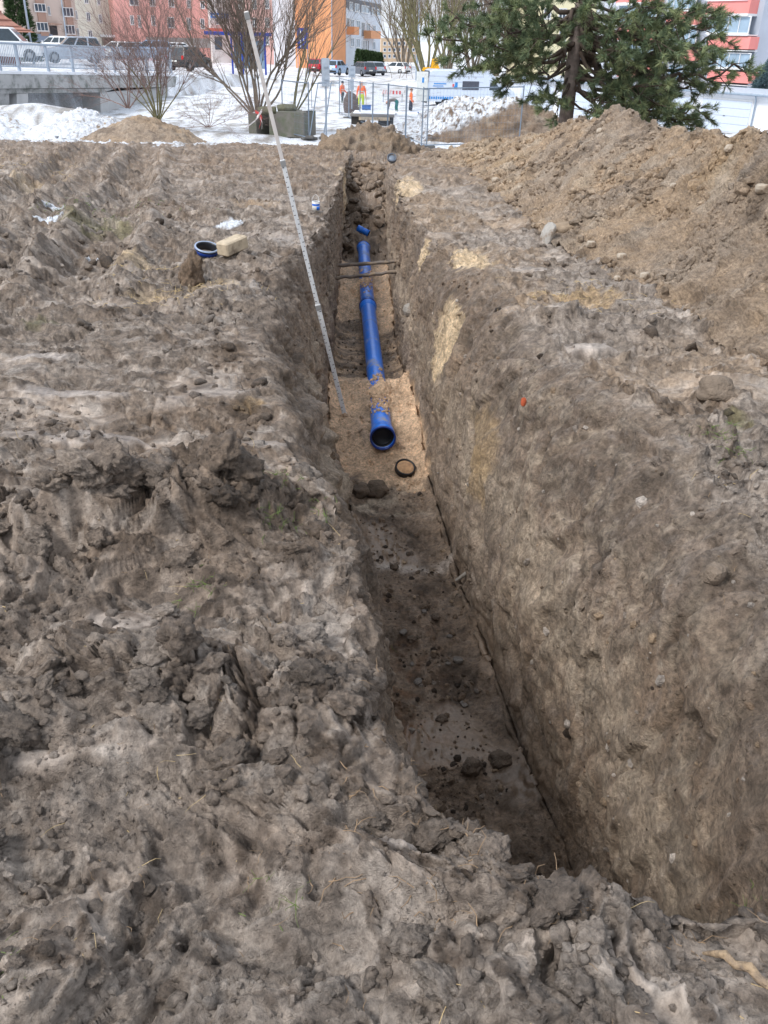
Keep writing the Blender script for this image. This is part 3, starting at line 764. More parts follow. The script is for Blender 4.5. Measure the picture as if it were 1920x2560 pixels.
# big snowed-over heap behind the mesh fence; its near side dug away to bare earth
def snow_big(p, nn, q, midf, hif, h):
    bare = sstep(-.12, .12, np.interp(p[:, 0], [1.0, 1.7, 3.6, 5.4, 7.2, 8.5], [-2.2, -1.6, -1.05, -.45, -.9, -1.6]) - p[:, 2] + .14 * midf) * (p[:, 1] < 39.6)
    return np.clip(sstep(-.15, .25, .30 - 1.25 * hif + .3 * midf - h * 1.0), 0, 1) * (1 - np.clip(bare, 0, 1))
m4 = aty(1190, 232, 39.5)
def heap_snow():
    nr, nc = 150, 250
    u = np.linspace(-1, 1, nc); v = np.linspace(-1, 1, nr); U, V_ = np.meshgrid(u, v)
    top = np.interp(u, [-1, -.75, -.45, -.1, .1, .35, .6, .8, 1], [0, .10, .42, .93, 1, .9, .62, .30, 0])[None, :]
    x = m4.x + U * 6.4 - .2; y = 39.5 + V_ * 4.2
    fr = np.clip((V_ + .72) / .62, 0, 1)
    prof = np.where(V_ < -.10, fr ** .8, 1 - np.clip((V_ + .1) / 1.1, 0, 1) ** 1.6)
    z0 = -2.45
    P = np.stack([x, y, z0 + (m4.z - .05 - z0) * top * prof - .25 * (1 - np.clip(prof * 3, 0, 1))], 2)
    return heap_mesh('earth_heap', P, False, 'large snow dusted heap of clods behind the wire mesh fence', snowy=snow_big, lump=1.9, dark=.25)
heap_snow()

# =================================================================== THINGS IN AND ALONG THE TRENCH
BLUE = mat('blue_pipe', srgb(34, 116, 220), .32, var=.12, vscale=5, dirt=srgb(150, 150, 156), dscale=3.5, damt=.22, bump=.05)
BLUE_CLEAN = mat('blue_plastic', srgb(30, 110, 214), .3, var=.08)
BLUE_RIM = mat('blue_rim', srgb(16, 52, 130), .35, var=.15)
BLACK = mat('black_rubber', (.012, .012, .014), .5, var=.3)
INSIDE = mat('pipe_inside', (.006, .008, .012), .55, var=.5, vscale=20)
GREYP = mat('grey_plastic', srgb(84, 92, 104), .45, dirt=srgb(130, 112, 92), dscale=12, damt=.3)
ALU = mat('aluminium', srgb(228, 230, 232), .4, 0, var=.05)
ALU_WORN = mat('worn_paint', srgb(222, 216, 212), .5, .05, var=.06, dirt=srgb(190, 176, 168), dscale=7, damt=.3)
INK = mat('tick_ink', (.02, .02, .025), .6)
WOOD = mat('pale_wood', srgb(186, 170, 146), .75, var=.15, vscale=20, bump=.3, dirt=srgb(120, 104, 88), dscale=6, damt=.3)
STONE = mat('grey_stone', srgb(168, 164, 158), .85, var=.2, vscale=14, bump=.5, dirt=srgb(120, 104, 88), dscale=7, damt=.35)
STONE_W = mat('white_stone', srgb(206, 204, 198), .8, var=.15, vscale=18, bump=.4, dirt=srgb(140, 124, 106), dscale=8, damt=.3)
STONE_D = mat('dark_stone', srgb(112, 104, 96), .7, var=.25, vscale=18, bump=.5)
CLODM = mat('clod_earth', srgb(104, 90, 77), .9, var=.35, vscale=16, bump=.9, bscale=70)
CLODB = mat('brown_clod', srgb(122, 102, 82), .92, var=.3, vscale=16, bump=.9, bscale=60)
CABLE = mat('cable_sheath', srgb(104, 94, 86), .6, var=.25, dirt=srgb(140, 122, 102), dscale=9, damt=.5)
BRICK = mat('brick_red', srgb(190, 92, 58), .85, var=.2, bump=.3)
ROOT = mat('root_bark', srgb(158, 136, 110), .9, var=.3, vscale=40, bump=.8, dirt=srgb(120, 106, 94), dscale=18, damt=.45)
WHITEP = mat('white_plastic', srgb(216, 214, 208), .5, var=.06, dirt=srgb(150, 134, 116), dscale=10, damt=.25)

def rock(name, pos, r, m_, label, cat, seed, flat=False, rz=0, tilt=0, group=None, jag=.25):
    rot = Matrix.Rotation(rz, 3, 'Z') @ Matrix.Rotation(tilt, 3, 'Y')
    m = MB(); m.blob((0, 0, 0), r, seed, jag, 3 if not flat else 2, rot, flat)
    return tag(m.build(name, m_, None, pos), label, cat, group)
def frame(a, b):
    """4x4 with local z from a to b"""
    z = (Vector(b) - Vector(a)).normalized()
    up = Vector((0, 0, 1)) if abs(z.z) < .95 else Vector((1, 0, 0))
    x = up.cross(z).normalized(); y = z.cross(x)
    return Matrix.Translation(a) @ Matrix((x, y, z)).transposed().to_4x4()
PA, PB, PC = Vector((-.03, 7.32, -1.685)), Vector((-.31, 11.8, -1.68)), Vector((-.50, 15.45, -1.64))
def pipe(a, b, label, near_socket):
    root = empty('pipe', a, label, 'pipe', 'blue pipes laid in the trench')
    M = frame((0, 0, 0), b - a); L_ = (b - a).length
    m = MB(); r, ri = .1, .094
    s0 = .13 if near_socket else -.12
    m.lathe([(r, s0), (r, L_ - .1)], 40, M); m.build('barrel', BLUE, root)
    def socket(z0, sg, nm):
        # socket widening from the barrel with a thick rim and a rubber seal
        m = MB(); prof = [(r, .17), (.113, .145), (.114, .075), (.121, .06), (.121, .035), (.115, .025), (.115, 0.0), (.108, 0.0), (.107, .14), (ri, .17)]
        m.lathe([(q, z0 + sg * z) for q, z in prof], 48, M)
        s = m.build('socket', BLUE, root)
        m = MB(); m.lathe([(.1155, z0 + sg * .012), (.124, z0 + sg * .008), (.1255, z0 - sg * .006), (.122, z0 - sg * .014), (.1085, z0 - sg * .012), (.1075, z0 + sg * .01)], 48, M)
        m.build('rim', BLUE_RIM, s)
        m = MB(); m.lathe([(.108, z0 + sg * .03), (.101, z0 + sg * .036), (.100, z0 + sg * .05), (.107, z0 + sg * .056)], 40, M); m.build('seal', BLACK, s)
        return s
    if near_socket:
        sk = socket(0.0, 1, 'near')
        m = MB(); m.lathe([(.107, .06), (.104, .05), (.085, .055), (.08, .075), (.03, .08), (.0001, .08)], 32, M); m.build('plug', INSIDE, sk)
    socket(L_, -1, 'far')
    m = MB(); m.lathe([(.106, .14), (ri, .18), (ri * .98, L_ * .98), (.001, L_ * .98)], 32, M); m.build('bore', INSIDE, root)
    return root
pipe(PA, PB, 'blue pipe with its open socket lying on sand, near length', True)
pipe(PB, PC, 'blue pipe running on under the two crossing cables', False)

mound((PA.lerp(PB, .235).x + .02, 8.38, -1.66), .24, .62, .125, 'sand_heap', 'small heap of sand burying the blue pipe behind its open socket', True, (60, 60), 1.6, lump=.35, amp=.5, tint=C_SAND, cat='sand')
mound((PB.lerp(PC, .32).x - .02, 12.95, -1.68), .26, .5, .12, 'sand_heap', 'small heap of sand over the pipe past the cables', True, (50, 50), 1.6, lump=.35, amp=.5, tint=C_SAND, cat='sand')
def ring(name, c, normal, R_, r_, hgt, m_, label, cat, parts=None):
    root = empty(name, c, label, cat)
    M = frame((0, 0, 0), normal)
    mm = MB(); mm.lathe([(R_ - r_, -hgt / 2), (R_, -hgt / 2 + .004), (R_ + .006, -hgt * .25), (R_, -hgt * .18), (R_, hgt * .18), (R_ + .006, hgt * .25), (R_, hgt / 2 - .004), (R_ - r_, hgt / 2), (R_ - r_, -hgt / 2)], 36, M)
    mm.build('ring', m_, root)
    for p in parts or []: p(root, M)
    return root
# loose coupling in the far trench
c0 = aty(908, 574, 16.6); c0.z = max(gtop(c0.x, c0.y) + .05, c0.z - .02)
def coupling():
    root = empty('pipe_coupling', c0, 'short bright blue coupling lying on rubble beyond the laid pipe', 'pipe coupling')
    M = frame((-.11, .03, .045), (.11, -.03, -.045)); L_ = .245
    m = MB(); m.lathe([(.052, 0), (.062, .004), (.062, .10), (.058, .105), (.058, .14), (.062, .145), (.062, L_ - .004), (.052, L_)], 28, M); m.build('sleeve', BLUE_CLEAN, root)
    m = MB(); m.lathe([(.052, .002), (.050, .02), (.050, L_ - .02), (.052, L_ - .002)], 28, M); m.build('seal', BLACK, root)
coupling()
# pipe cap on the earth at the trench end
c1 = aty(980, 394, 20.4)
def capf():
    root = empty('end_cap', c1, 'round grey plastic cap lying on earth at the trench end', 'cap')
    M = frame((0, 0, 0), (0.06, -.75, .75))
    m = MB(); m.lathe([(.108, -.05), (.112, 0), (.108, .02), (.088, .02), (.084, -.012), (.0001, -.012)], 32, M); m.build('shell', GREYP, root)
    m = MB(); m.lathe([(.07, -.010), (.066, -.004), (.0001, -.004)], 28, M); m.build('disc', mat('grey_disc', srgb(112, 122, 136), .45), root)
capf()
# half buried rubber ring by the socket
c2 = atz(1013, 1170, -1.83)
def halfring():
    root = empty('seal_ring', c2, 'black rubber ring half buried in sand beside the open socket', 'seal ring')
    M = frame((0, 0, 0), (0.15, -.45, 1)); m = MB()
    m.lathe([(.082, -.035), (.094, -.034), (.096, -.02), (.092, -.012), (.095, -.004), (.092, .008), (.095, .02), (.084, .024), (.081, -.02)], 40, M); m.build('ring', BLACK, root)
    m = MB(); m.lathe([(.079, .012), (.05, .024), (.0001, .03)], 24, M); m.build('sand_fill', SANDM, root)
SANDM = mat('sand', srgb(190, 152, 116), .95, var=.25, vscale=30, bump=.9, bscale=110)
halfring()
# coupling ring and wooden block on the left bank
c3 = on(517, 636)
def bankring():
    root = empty('coupling_ring', c3 + Vector((0, 0, .05)), 'black and blue coupling ring leaning by the wooden block', 'coupling ring')
    M = frame((0, 0, 0), (.18, -.22, 1)); m = MB()
    m.lathe([(.098, -.04), (.112, -.042), (.116, -.03), (.108, -.02), (.108, .022), (.116, .03), (.114, .042), (.10, .042), (.094, .03), (.094, -.03), (.098, -.04)], 40, M); m.build('ring', mat('black_plastic', (.02, .022, .028), .35), root)
    m = MB(); m.lathe([(.1085, -.014), (.1105, -.012), (.1105, .014), (.1085, .016)], 40, M); m.build('band', BLUE_RIM, root)
    m = MB(); m.lathe([(.1005, .0425), (.113, .0445), (.1165, .034)], 40, M); m.build('lip', mat('lip_sheen', srgb(150, 165, 190), .3), root)  # pale ring carries the rim's white sheen in its colour
bankring()
c4 = on(582, 632)
m = MB(); m.box((0, 0, .07), (.14, .30, .12), bev=.012, rot=Matrix.Rotation(R(-32), 3, 'Z') @ Matrix.Rotation(R(7), 3, 'X'))
tag(m.build('wooden_block', WOOD, None, c4), 'pale squared wooden block lying in mud beside the coupling ring', 'wooden block')
# stump of an old stake
c5 = on(480, 706)
# paint can
c6 = on(790, 530, -.4)
def can():
    root = empty('paint_can', c6, 'small white paint can with blue print on the left bank', 'paint can')
    m = MB(); m.lathe([(.0001, 0), (.05, 0), (.05, .13), (.0001, .13)], 24); m.build('body', WHITEP, root)
    m = MB(); m.lathe([(.0505, .082), (.0508, .084), (.0508, .105), (.0505, .107)], 24); m.build('label_band', BLUE_CLEAN, root)
    m = MB(); m.lathe([(.0505, .03), (.0508, .03), (.0508, .075), (.0505, .075)], 24, Matrix.Rotation(R(-75), 4, 'Z'), arc=R(75)); m.build('label_patch', BLUE_CLEAN, root)
    m = MB(); m.lathe([(.052, .124), (.052, .134), (.046, .136), (.044, .130), (.0001, .130)], 24); m.build('lid', ALU, root)
    m = MB(); m.tube([(-.05, 0, .1), (-.052, .02, .155), (-.03, .03, .20), (.0, .03, .215), (.03, .02, .19), (.05, 0, .1)], .002, 5); m.build('handle', ALU, root)
can()

# levelling staff: telescopic, three sections, graduated on its lower face
S0 = Vector(atz(862, 1040, -1.70)); S1 = Vector(aty(615, 28, 7.3))
def staff():
    root = empty('levelling_staff', S0, 'tall telescopic levelling staff leaning out of the trench', 'levelling staff')
    ax = (S1 - S0); L_ = ax.length; z = ax.normalized()
    toc = (Vector((0, 0, EYE)) - (S0 + ax * .3)).normalized()
    f = (toc - z * toc.dot(z)).normalized(); x = f.cross(z)
    Mr = Matrix((x, -f, z)).transposed()
    cuts = [(0, .34, .044, .024), (.34, .70, .037, .02), (.70, 1.0, .031, .016)]
    for k, (a, b, w, d) in enumerate(cuts):
        m = MB(); m.box(Mr @ Vector((0, 0, (a + b) / 2 * L_)), (w, d, (b - a) * L_), bev=.003, rot=Mr); s = m.build('section', ALU if k < 2 else ALU_WORN, root)
        m = MB()
        if k < 2:
            zz = a * L_ + .03; i = 0
            while zz < b * L_ - .04:
                wd = w * (.22 if i % 4 else .42)
                if i % 2 == 0:
                    sx = -1 if (i // 5) % 2 else 1
                    cx = sx * (w / 2 - .003 - wd / 2)
                    P = [(cx - wd / 2, -d / 2 - .0012, zz), (cx + wd / 2, -d / 2 - .0012, zz), (cx + wd / 2, -d / 2 - .0012, zz + .006), (cx - wd / 2, -d / 2 - .0012, zz + .006)]
                    m.quad(*[Mr @ Vector(p) for p in P])
                zz += .02; i += 1
            t = m.build('graduation', INK, s); t['kind'] = 'stuff'
        m = MB(); m.box(Mr @ Vector((0, 0, b * L_ - .03)), (w + .008, d + .008, .05), bev=.003, rot=Mr); m.build('clamp', mat('dark_clamp', srgb(150, 150, 150), .5), root)
    m = MB(); m.box(Mr @ Vector((0, 0, .012)), (.058, .032, .03), bev=.003, rot=Mr); m.build('foot', ALU, root)
staff()

# two service cables bridging the trench
def cable(pl, pr, r, label, y, sag=.03, rough=.006, sd=1):
    a, b = aty(*pl, y), aty(*pr, y)
    d = (b - a).normalized(); a = a - d * .25; b = b + d * .2
    pts = []
    for i in range(25):
        t = i / 24; p = a.lerp(b, t); p.z -= sag * math.sin(math.pi * t) - rough * math.sin(i * 1.7 + sd); p.y += rough * math.cos(i * 2.3 + sd); pts.append(p - a)
    m = MB(); m.tube(pts, [r * (1 + .12 * math.sin(i * 1.3 + sd)) for i in range(25)], 10)
    tag(m.build('cable', CABLE, None, a), label, 'cable')
cable((808, 664), (964, 655), .026, 'smooth dark cable crossing the trench, farther of two', 12.35, .01, .003, 1)
cable((810, 694), (968, 680), .024, 'lumpy mud coated cable crossing the trench over the pipe', 11.95, .02, .008, 4)
# wire loop in the far trench
pts = [aty(*q, 18.2) for q in ((900, 486), (914, 472), (920, 450), (928, 446), (940, 455), (950, 470), (957, 485), (958, 502))]
m = MB(); m.tube([p - pts[0] for p in pts], .012, 6)
tag(m.build('wire_loop', CABLE, None, pts[0]), 'thin grey wire arching out of the rubble in the trench', 'wire')
# stub sticking out of the right wall
a = aty(1140, 1452, 5.12); b = aty(1196, 1412, 5.12)
m = MB(); m.tube([(0, 0, 0), (b - a) * .5 + Vector((0, .0, .004)), (b - a) * 1.25 + Vector((.05, .02, 0))], [.013, .015, .016], 10)
tag(m.build('pipe_stub', mat('stub_grey', srgb(140, 134, 126), .7, var=.2, dirt=srgb(110, 94, 78), dscale=20, damt=.3), None, a), 'grey broken stub poking from the right trench wall above floor', 'stub')

# stones, clods and fragments one can pick out
rock('clod', on(903, 1238, -1.9) + Vector((0, 0, .05)), (.085, .075, .07), CLODM, 'dark clod on the trench floor, smaller of the pair past the sand', 'clod', 1, jag=.4)
rock('clod', on(945, 1236, -1.9) + Vector((0, 0, .06)), (.10, .085, .08), CLODM, 'larger dark clod lying on the trench floor past the sand', 'clod', 5, jag=.4)
for i, (px, py, s) in enumerate(((1145, 1652, .035), (1045, 1706, .03), (1160, 1762, .028), (1124, 1592, .022), (1008, 1582, .03), (1060, 1530, .022), (1120, 1660, .018), (960, 1612, .02), (1030, 1660, .018))):
    rock('stone', on(px, py, -1.9) + Vector((0, 0, s * .2)), (s, s * .8, s * .5), STONE_D, 'small angular dark stone lying on the trench floor', 'stone', 10 + i, True, i, group='small stones on the trench floor')
for i, (px, py, s) in enumerate(((1178, 1925, .055), (1248, 1905, .065), (1105, 1800, .035), (1030, 1600, .03), (1090, 1545, .03), (985, 1420, .035))):
    rock('clod', on(px, py, -1.9) + Vector((0, 0, s * .3)), (s, s * .9, s * .8), CLODM, 'dark lump of earth fallen onto the near trench floor', 'clod', 30 + i, jag=.45, group='fallen lumps on the near trench floor')
p = aty(1015, 778, 9.6); rock('concrete_block', p + Vector((.10, .05, 0)), (.13, .12, .085), mat('block_grey', srgb(150, 144, 136), .9, var=.2, bump=.5, dirt=srgb(112, 96, 80), dscale=6, damt=.5), 'square grey concrete block set in the right trench wall', 'concrete block', 41, True, .4, jag=.12)
p = aty(1070, 718, 9.3); rock('stone', p + Vector((.02, .02, 0)), (.05, .03, .07), STONE_W, 'whitish flat stone stuck in the right wall above the concrete block', 'stone', 42, True, .3)
p = on(1368, 600); rock('concrete_slab', p + Vector((0, 0, .06)), (.04, .10, .13), STONE, 'broken pale concrete slab on edge at the foot of the spoil heap', 'concrete slab', 44, True, .5, .35, jag=.15)
p = on(1415, 585); rock('stone', p + Vector((.02, .1, .07)), (.15, .12, .10), mat('brown_stone', srgb(146, 128, 108), .9, var=.3, bump=.8, vscale=12), 'brown boulder leaning behind the broken concrete slab', 'stone', 45, False, .2, jag=.4)
p = aty(1305, 1008, 4.62); rock('brick_fragment', p + Vector((.012, .02, 0)), (.017, .012, .030), BRICK, 'orange brick fragment in the right trench wall', 'brick', 47, True, .4)
a = aty(692, 924, 5.6); b = aty(732, 944, 5.6)
m = MB(); m.tube([(-.06, .03, .02), (0, 0, 0), (b - a) * .5 + Vector((0, -.015, -.008)), (b - a)], [.010, .012, .012, .007], 6)
mm = m.mesh('plastic_strip')
tag(link_mesh('plastic_strip', mm, WHITEP, None, a), 'white plastic strip poking from the left trench wall', 'plastic strip')
p = on(1790, 985); rock('stone', p + Vector((0, 0, .005)), (.11, .085, .075), mat('clay_stone', srgb(122, 108, 94), .9, var=.25, bump=.8, vscale=12), 'rounded muddy boulder on the right shelf before the heap', 'stone', 49, jag=.38)
p = on(1790, 1455); rock('stone', p + Vector((0, .02, .02)), (.045, .035, .045), mat('clay_stone', srgb(128, 114, 98), .9), 'angular muddy stone bedded in the near right bank', 'stone', 50, True, .7)
# thick root by the near right corner of the trench
a, b = on(1772, 2392, 0), on(1925, 2480, 0)
m = MB(); d = b - a; up = Vector((0, 0, 1))
m.tube([up * .02 - d * .1, up * .035 + d * .06, d * .22 + up * .05, d * .4 + up * .035, d * .62 + up * .05, d * .8 + up * .03, d * 1.05 + up * .03, d * 1.4], [.003, .007, .010, .009, .011, .010, .012, .011], 9)
tag(m.build('root', ROOT, None, a), 'thick pale tree root lying across crumbly mud', 'root')

# =================================================================== BEYOND THE MUD: BRIDGE, STREET, BUILDINGS
def plane_hit(px, py, A, B):
    """where a sight line meets the upright plane through A and B"""
    d = ray(px, py); n = Vector((-(B.y - A.y), B.x - A.x, 0)); t = n.dot(Vector((A.x, A.y, 0))) / n.dot(d)
    return Vector((0, 0, EYE)) + d * t
class Face:
    """upright plane with its own axes: u along, z up, w toward the camera"""
    def __init__(s, a, b, pyref=150):
        s.A, s.B = aty(a[0], pyref, a[1]), aty(b[0], pyref, b[1]); s.A.z = s.B.z = 0
        s.dir = (s.B - s.A).normalized(); s.ang = math.atan2(s.dir.y, s.dir.x); s.len = (s.B - s.A).length
    def uz(s, px, py):
        p = plane_hit(px, py, s.A, s.B); return (p - s.A).dot(s.dir), p.z
    def rect(s, r):
        u0, z1 = s.uz(r[0], r[1]); u1, z0 = s.uz(r[2], r[3]); return u0, z0, u1, z1
    def root(s, name, label, cat, zb, group=None):
        o = empty(name, (s.A.x, s.A.y, zb), label, cat, group, s.ang); s.zb = zb; return o
GLASS = mat('window_glass', srgb(70, 82, 96), .12, var=.35, vscale=.9, spec=.6)
GLASS_L = mat('pale_glass', srgb(120, 140, 156), .15, var=.3, vscale=.7, spec=.6)
PVC = mat('window_frame', srgb(222, 222, 222), .5, var=.04)
SNOWM = mat('snow', (.80, .83, .88), .8, var=.05, vscale=2, bump=.3, bscale=8)
def window(root, F, r, glass=None, fr=.09, frame_m=None, mullion=1, name='window'):
    u0, z0, u1, z1 = F.rect(r); z0 -= F.zb; z1 -= F.zb
    w, h = u1 - u0, z1 - z0; c = ((u0 + u1) / 2, (z0 + z1) / 2)
    m = MB()
    m.box((0, -.03, h / 2 - fr / 2), (w, .10, fr)); m.box((0, -.03, -h / 2 + fr / 2), (w, .10, fr))
    m.box((-w / 2 + fr / 2, -.03, 0), (fr, .10, h - 2 * fr)); m.box((w / 2 - fr / 2, -.03, 0), (fr, .10, h - 2 * fr))
    for k in range(mullion):
        x = -w / 2 + w * (k + 1) / (mullion + 1); m.box((x, -.025, 0), (fr * .8, .08, h - 2 * fr))
    m.box((0, -.07, -h / 2 - .04), (w + .15, .16, .06))
    o = m.build(name, frame_m or PVC, root, (c[0], -.02, c[1]))
    g = MB(); g.box((0, .015, 0), (w - fr * 1.2, .04, h - fr * 1.2)); g.build('pane', glass or GLASS, o)
    return o
def slab(root, name, F, r, depth, m_, w0=0.0):
    """box on the face: px rectangle, from w0 toward the camera by depth"""
    u0, z0, u1, z1 = F.rect(r)
    m = MB(); m.box(((u0 + u1) / 2, -w0 - depth / 2, (z0 + z1) / 2 - F.zb), (u1 - u0, depth, z1 - z0)); return m.build(name, m_, root)
def body(root, F, top, depth, m_, u0=0, u1=None, name='wall', zb0=0):
    u1 = F.len if u1 is None else u1
    m = MB(); m.box(((u0 + u1) / 2, depth / 2, (top - F.zb + zb0) / 2), (u1 - u0, depth, top - F.zb - zb0)); return m.build(name, m_, root)
def plaster(name, rgb): return mat(name, srgb(*rgb), .85, var=.06, vscale=.6, bump=.1, bscale=20)

# ---- brown and beige block
F = Face((48, 150), (206, 158)); r_ = F.root('apartment_block', 'beige and brown block of flats at the far left behind the bridge', 'building', -2.6)
body(r_, F, 22, 12, plaster('beige_plaster', (196, 180, 170)))
BRN = plaster('brown_plaster', (166, 136, 122))
for (a, b) in ((78, 120), (150, 186)):
    slab(r_, 'bay', F, (a, -60, b, 90), .35, BRN)
slab(r_, 'plinth', F, (56, 84, 132, 106), .3, plaster('blue_grey', (128, 140, 158)))
for q in ((81, 8, 113, 30), (87, 55, 119, 78), (152, 18, 182, 42), (158, 62, 186, 86), (81, -38, 110, -18), (150, -30, 178, -8)):
    w = window(r_, F, q, mullion=2); w.location.y -= .36
for q in ((117, 15, 127, 38), (187, 26, 195, 48), (190, 70, 199, 92), (117, -28, 127, -8)): window(r_, F, q, fr=.06)
slab(r_, 'door', F, (123, 64, 145, 88), .05, mat('dark_door', (.03, .03, .035), .5)); slab(r_, 'canopy', F, (119, 58, 147, 62), 1.2, BRN)
# ---- cream block with the shop
F = Face((206, 158), (300, 164)); r_ = F.root('apartment_block', 'cream block of flats with a shop front and signboard', 'building', -2.6)
body(r_, F, 22, 12, plaster('cream_plaster', (214, 212, 198)))
slab(r_, 'wall_strip', F, (262, -60, 299, 72), .12, plaster('sand_plaster', (200, 190, 170)))
for q in ((214, 30, 227, 53), (245, 35, 256, 58), (275, 40, 286, 62), (209, -8, 221, 9), (241, -6, 251, 13), (272, 0, 282, 18), (219, 75, 232, 96)): window(r_, F, q, fr=.1)
slab(r_, 'canopy', F, (250, 86, 364, 95), 2.0, plaster('white_plaster', (226, 228, 230)))
slab(r_, 'shop_front', F, (254, 96, 400, 118), .5, mat('shop_dark', srgb(120, 108, 102), .4, var=.4, vscale=.8))
sg = slab(r_, 'signboard', F, (269, 72, 337, 85), .25, mat('sign_dark', srgb(58, 62, 72), .5), 1.9)
u0, z0, u1, z1 = F.rect((271, 73.5, 335, 83.5))
m = MB(); m.box(((u0 + u1) / 2, -2.17, (z0 + z1) / 2 - F.zb), (u1 - u0, .03, z1 - z0)); m.build('sign_face', mat('sign_white', srgb(206, 212, 222), .5), sg)
def text_part(txt, root, pos, size, m_, rx=90, ext=.01, name='lettering', rz=0):
    cu = bpy.data.curves.new('t', 'FONT'); cu.body = txt; cu.size = size; cu.extrude = ext; cu.align_x = 'CENTER'; cu.align_y = 'CENTER'
    to = bpy.data.objects.new('t', cu); col.objects.link(to)
    dg = bpy.context.evaluated_depsgraph_get(); me = bpy.data.meshes.new_from_object(to.evaluated_get(dg))
    bpy.data.objects.remove(to); me.materials.clear()
    o = link_mesh(name, me, m_, root, pos); o.rotation_euler = (R(rx), 0, rz); return o
text_part('PIZZERIA', sg, ((u0 * .62 + u1 * .38), -2.2, (z0 + z1) / 2 - F.zb), .82, mat('sign_ink', srgb(60, 70, 100), .5))
m = MB(); m.box((u0 * .36 + u1 * .64, -2.21, (z0 + z1) / 2 - F.zb), (.5, .03, .75)); m.build('red_mark', mat('sign_red', srgb(200, 60, 50), .5), sg)
# ---- pink block
F = Face((300, 160), (532, 168)); r_ = F.root('apartment_block', 'salmon pink block of flats behind the leafless bush', 'building', -2.6)
body(r_, F, 22, 12, plaster('pink_plaster', (226, 166, 156)))
for q in ((324, 38, 336, 62), (343, 38, 354, 68), (377, 38, 389, 64), (417, 42, 437, 70), (466, 44, 478, 74), (322, -8, 347, 14), (373, -6, 389, 16), (420, -4, 436, 18), (466, 0, 478, 20), (500, 2, 512, 22), (500, 46, 512, 72)):
    window(r_, F, q, fr=.1)
slab(r_, 'ground_floor', F, (364, 92, 531, 120), .3, mat('shop_grey', srgb(150, 146, 144), .5, var=.4, vscale=.7))
# ---- white stair block with the blue sign
F = Face((532, 167), (584, 169)); r_ = F.root('stair_block', 'white stair block with a blue sign between the pink blocks', 'building', -2.6)
body(r_, F, 22, 11, plaster('pale_plaster', (222, 220, 218)))
for q in ((538, -6, 550, 10), (538, 46, 554, 62), (562, 46, 574, 62)): window(r_, F, q, fr=.1)
slab(r_, 'blue_sign', F, (526, 32, 570, 46), .2, mat('sky_blue_sign', srgb(40, 120, 200), .4)); slab(r_, 'sign_lettering', F, (531, 37, 560, 41), .03, PVC, .2)
slab(r_, 'red_canopy', F, (520, 70, 562, 84), 1.2, mat('red_awning', srgb(205, 96, 80), .6))
slab(r_, 'door', F, (536, 92, 556, 124), .1, GLASS)
# ---- second pink block
F = Face((584, 166), (750, 164)); r_ = F.root('apartment_block', 'dusty pink block of flats behind the bare spreading tree', 'building', -2.7)
body(r_, F, 22, 12, plaster('dusty_pink', (208, 168, 160)))
for px in (602, 636, 668, 700, 728):
    for py in (-2, 44, 88): window(r_, F, (px - 6, py, px + 6, py + 24), fr=.1)
# ---- orange building
F = Face((748, 146), (831, 145.4)); r_ = F.root('apartment_block', 'bright orange building with small white windows on its end', 'building', -2.9)
body(r_, F, 22, 10, plaster('orange_plaster', (222, 156, 110)))
G = Face((831, 145.2), (864, 151)); r2 = empty('end_wall', (0, 0, 0)); bpy.data.objects.remove(r2)
def sub_face(root, F, G):
    """place parts of a second face under the same thing"""
    return Matrix.Translation((F.len * 0, 0, 0))
# end wall of the same building: its parts carry the face's own turn
def turned(o, F, G):
    a = G.ang - F.ang
    off = Vector((G.A.x - F.A.x, G.A.y - F.A.y, 0)); off.rotate(Matrix.Rotation(-F.ang, 3, 'Z'))
    o.matrix_local = Matrix.Translation(off) @ Matrix.Rotation(a, 4, 'Z') @ o.matrix_local
    return o
G.zb = F.zb
m = MB(); m.box((G.len / 2, 3.0, (22 - G.zb) / 2), (G.len, 6.0, 22 - G.zb)); turned(m.build('end_wall', plaster('orange_plaster', (222, 156, 110)), r_), F, G)
for q in ((831.5, 33, 841, 59), (847, 38, 857, 62), (831.5, -12, 841, 11), (847, -8, 857, 14), (832, 84, 841, 107), (847, 87, 857, 110)):
    bpy.context.view_layer.update(); turned(window(r_, G, q, fr=.1), F, G)
turned(slab(r_, 'ground_floor', G, (824, 131, 866, 160), .4, mat('shop_dark2', srgb(78, 72, 70), .3, var=.4, vscale=.8)), F, G)
# ---- grey white building with orange balconies
F = Face((865, 152), (950, 178)); r_ = F.root('apartment_block', 'grey white building with orange balconies and dark top storey', 'building', -3.0)
ut, zt = F.uz(900, -24)
body(r_, F, zt, 12, plaster('grey_white', (208, 214, 222)))
slab(r_, 'top_storey', F, (864, -6, 952, 33), .12, plaster('dark_band', (112, 112, 116)))
m = MB(); m.box((F.len / 2 + .4, 5.5, zt - F.zb + .2), (F.len + 2.0, 14, .4)); m.build('roof', mat('roof_grey', srgb(150, 156, 164), .7), r_)
for q in ((871, 4, 879, 26), (884, 8, 895, 30), (901, 12, 920, 34), (927, 18, 935, 38), (940, 22, 947, 40)): w = window(r_, F, q, fr=.08, glass=GLASS_L); w.location.y -= .13
for q in ((875, 47, 884, 70), (890, 50, 899, 73), (915, 57, 924, 79), (931, 62, 938, 82), (875, 94, 884, 117), (889, 96, 898, 119), (930, 104, 937, 125)): window(r_, F, q, fr=.1, glass=GLASS_L)
window(r_, F, (903, 55, 910, 92), fr=.08, name='balcony_door'); window(r_, F, (904, 100, 921, 130), fr=.08, name='balcony_door', mullion=2); window(r_, F, (866, 44, 872, 70), fr=.08, name='balcony_door')
OR = plaster('orange_balcony', (220, 156, 112))
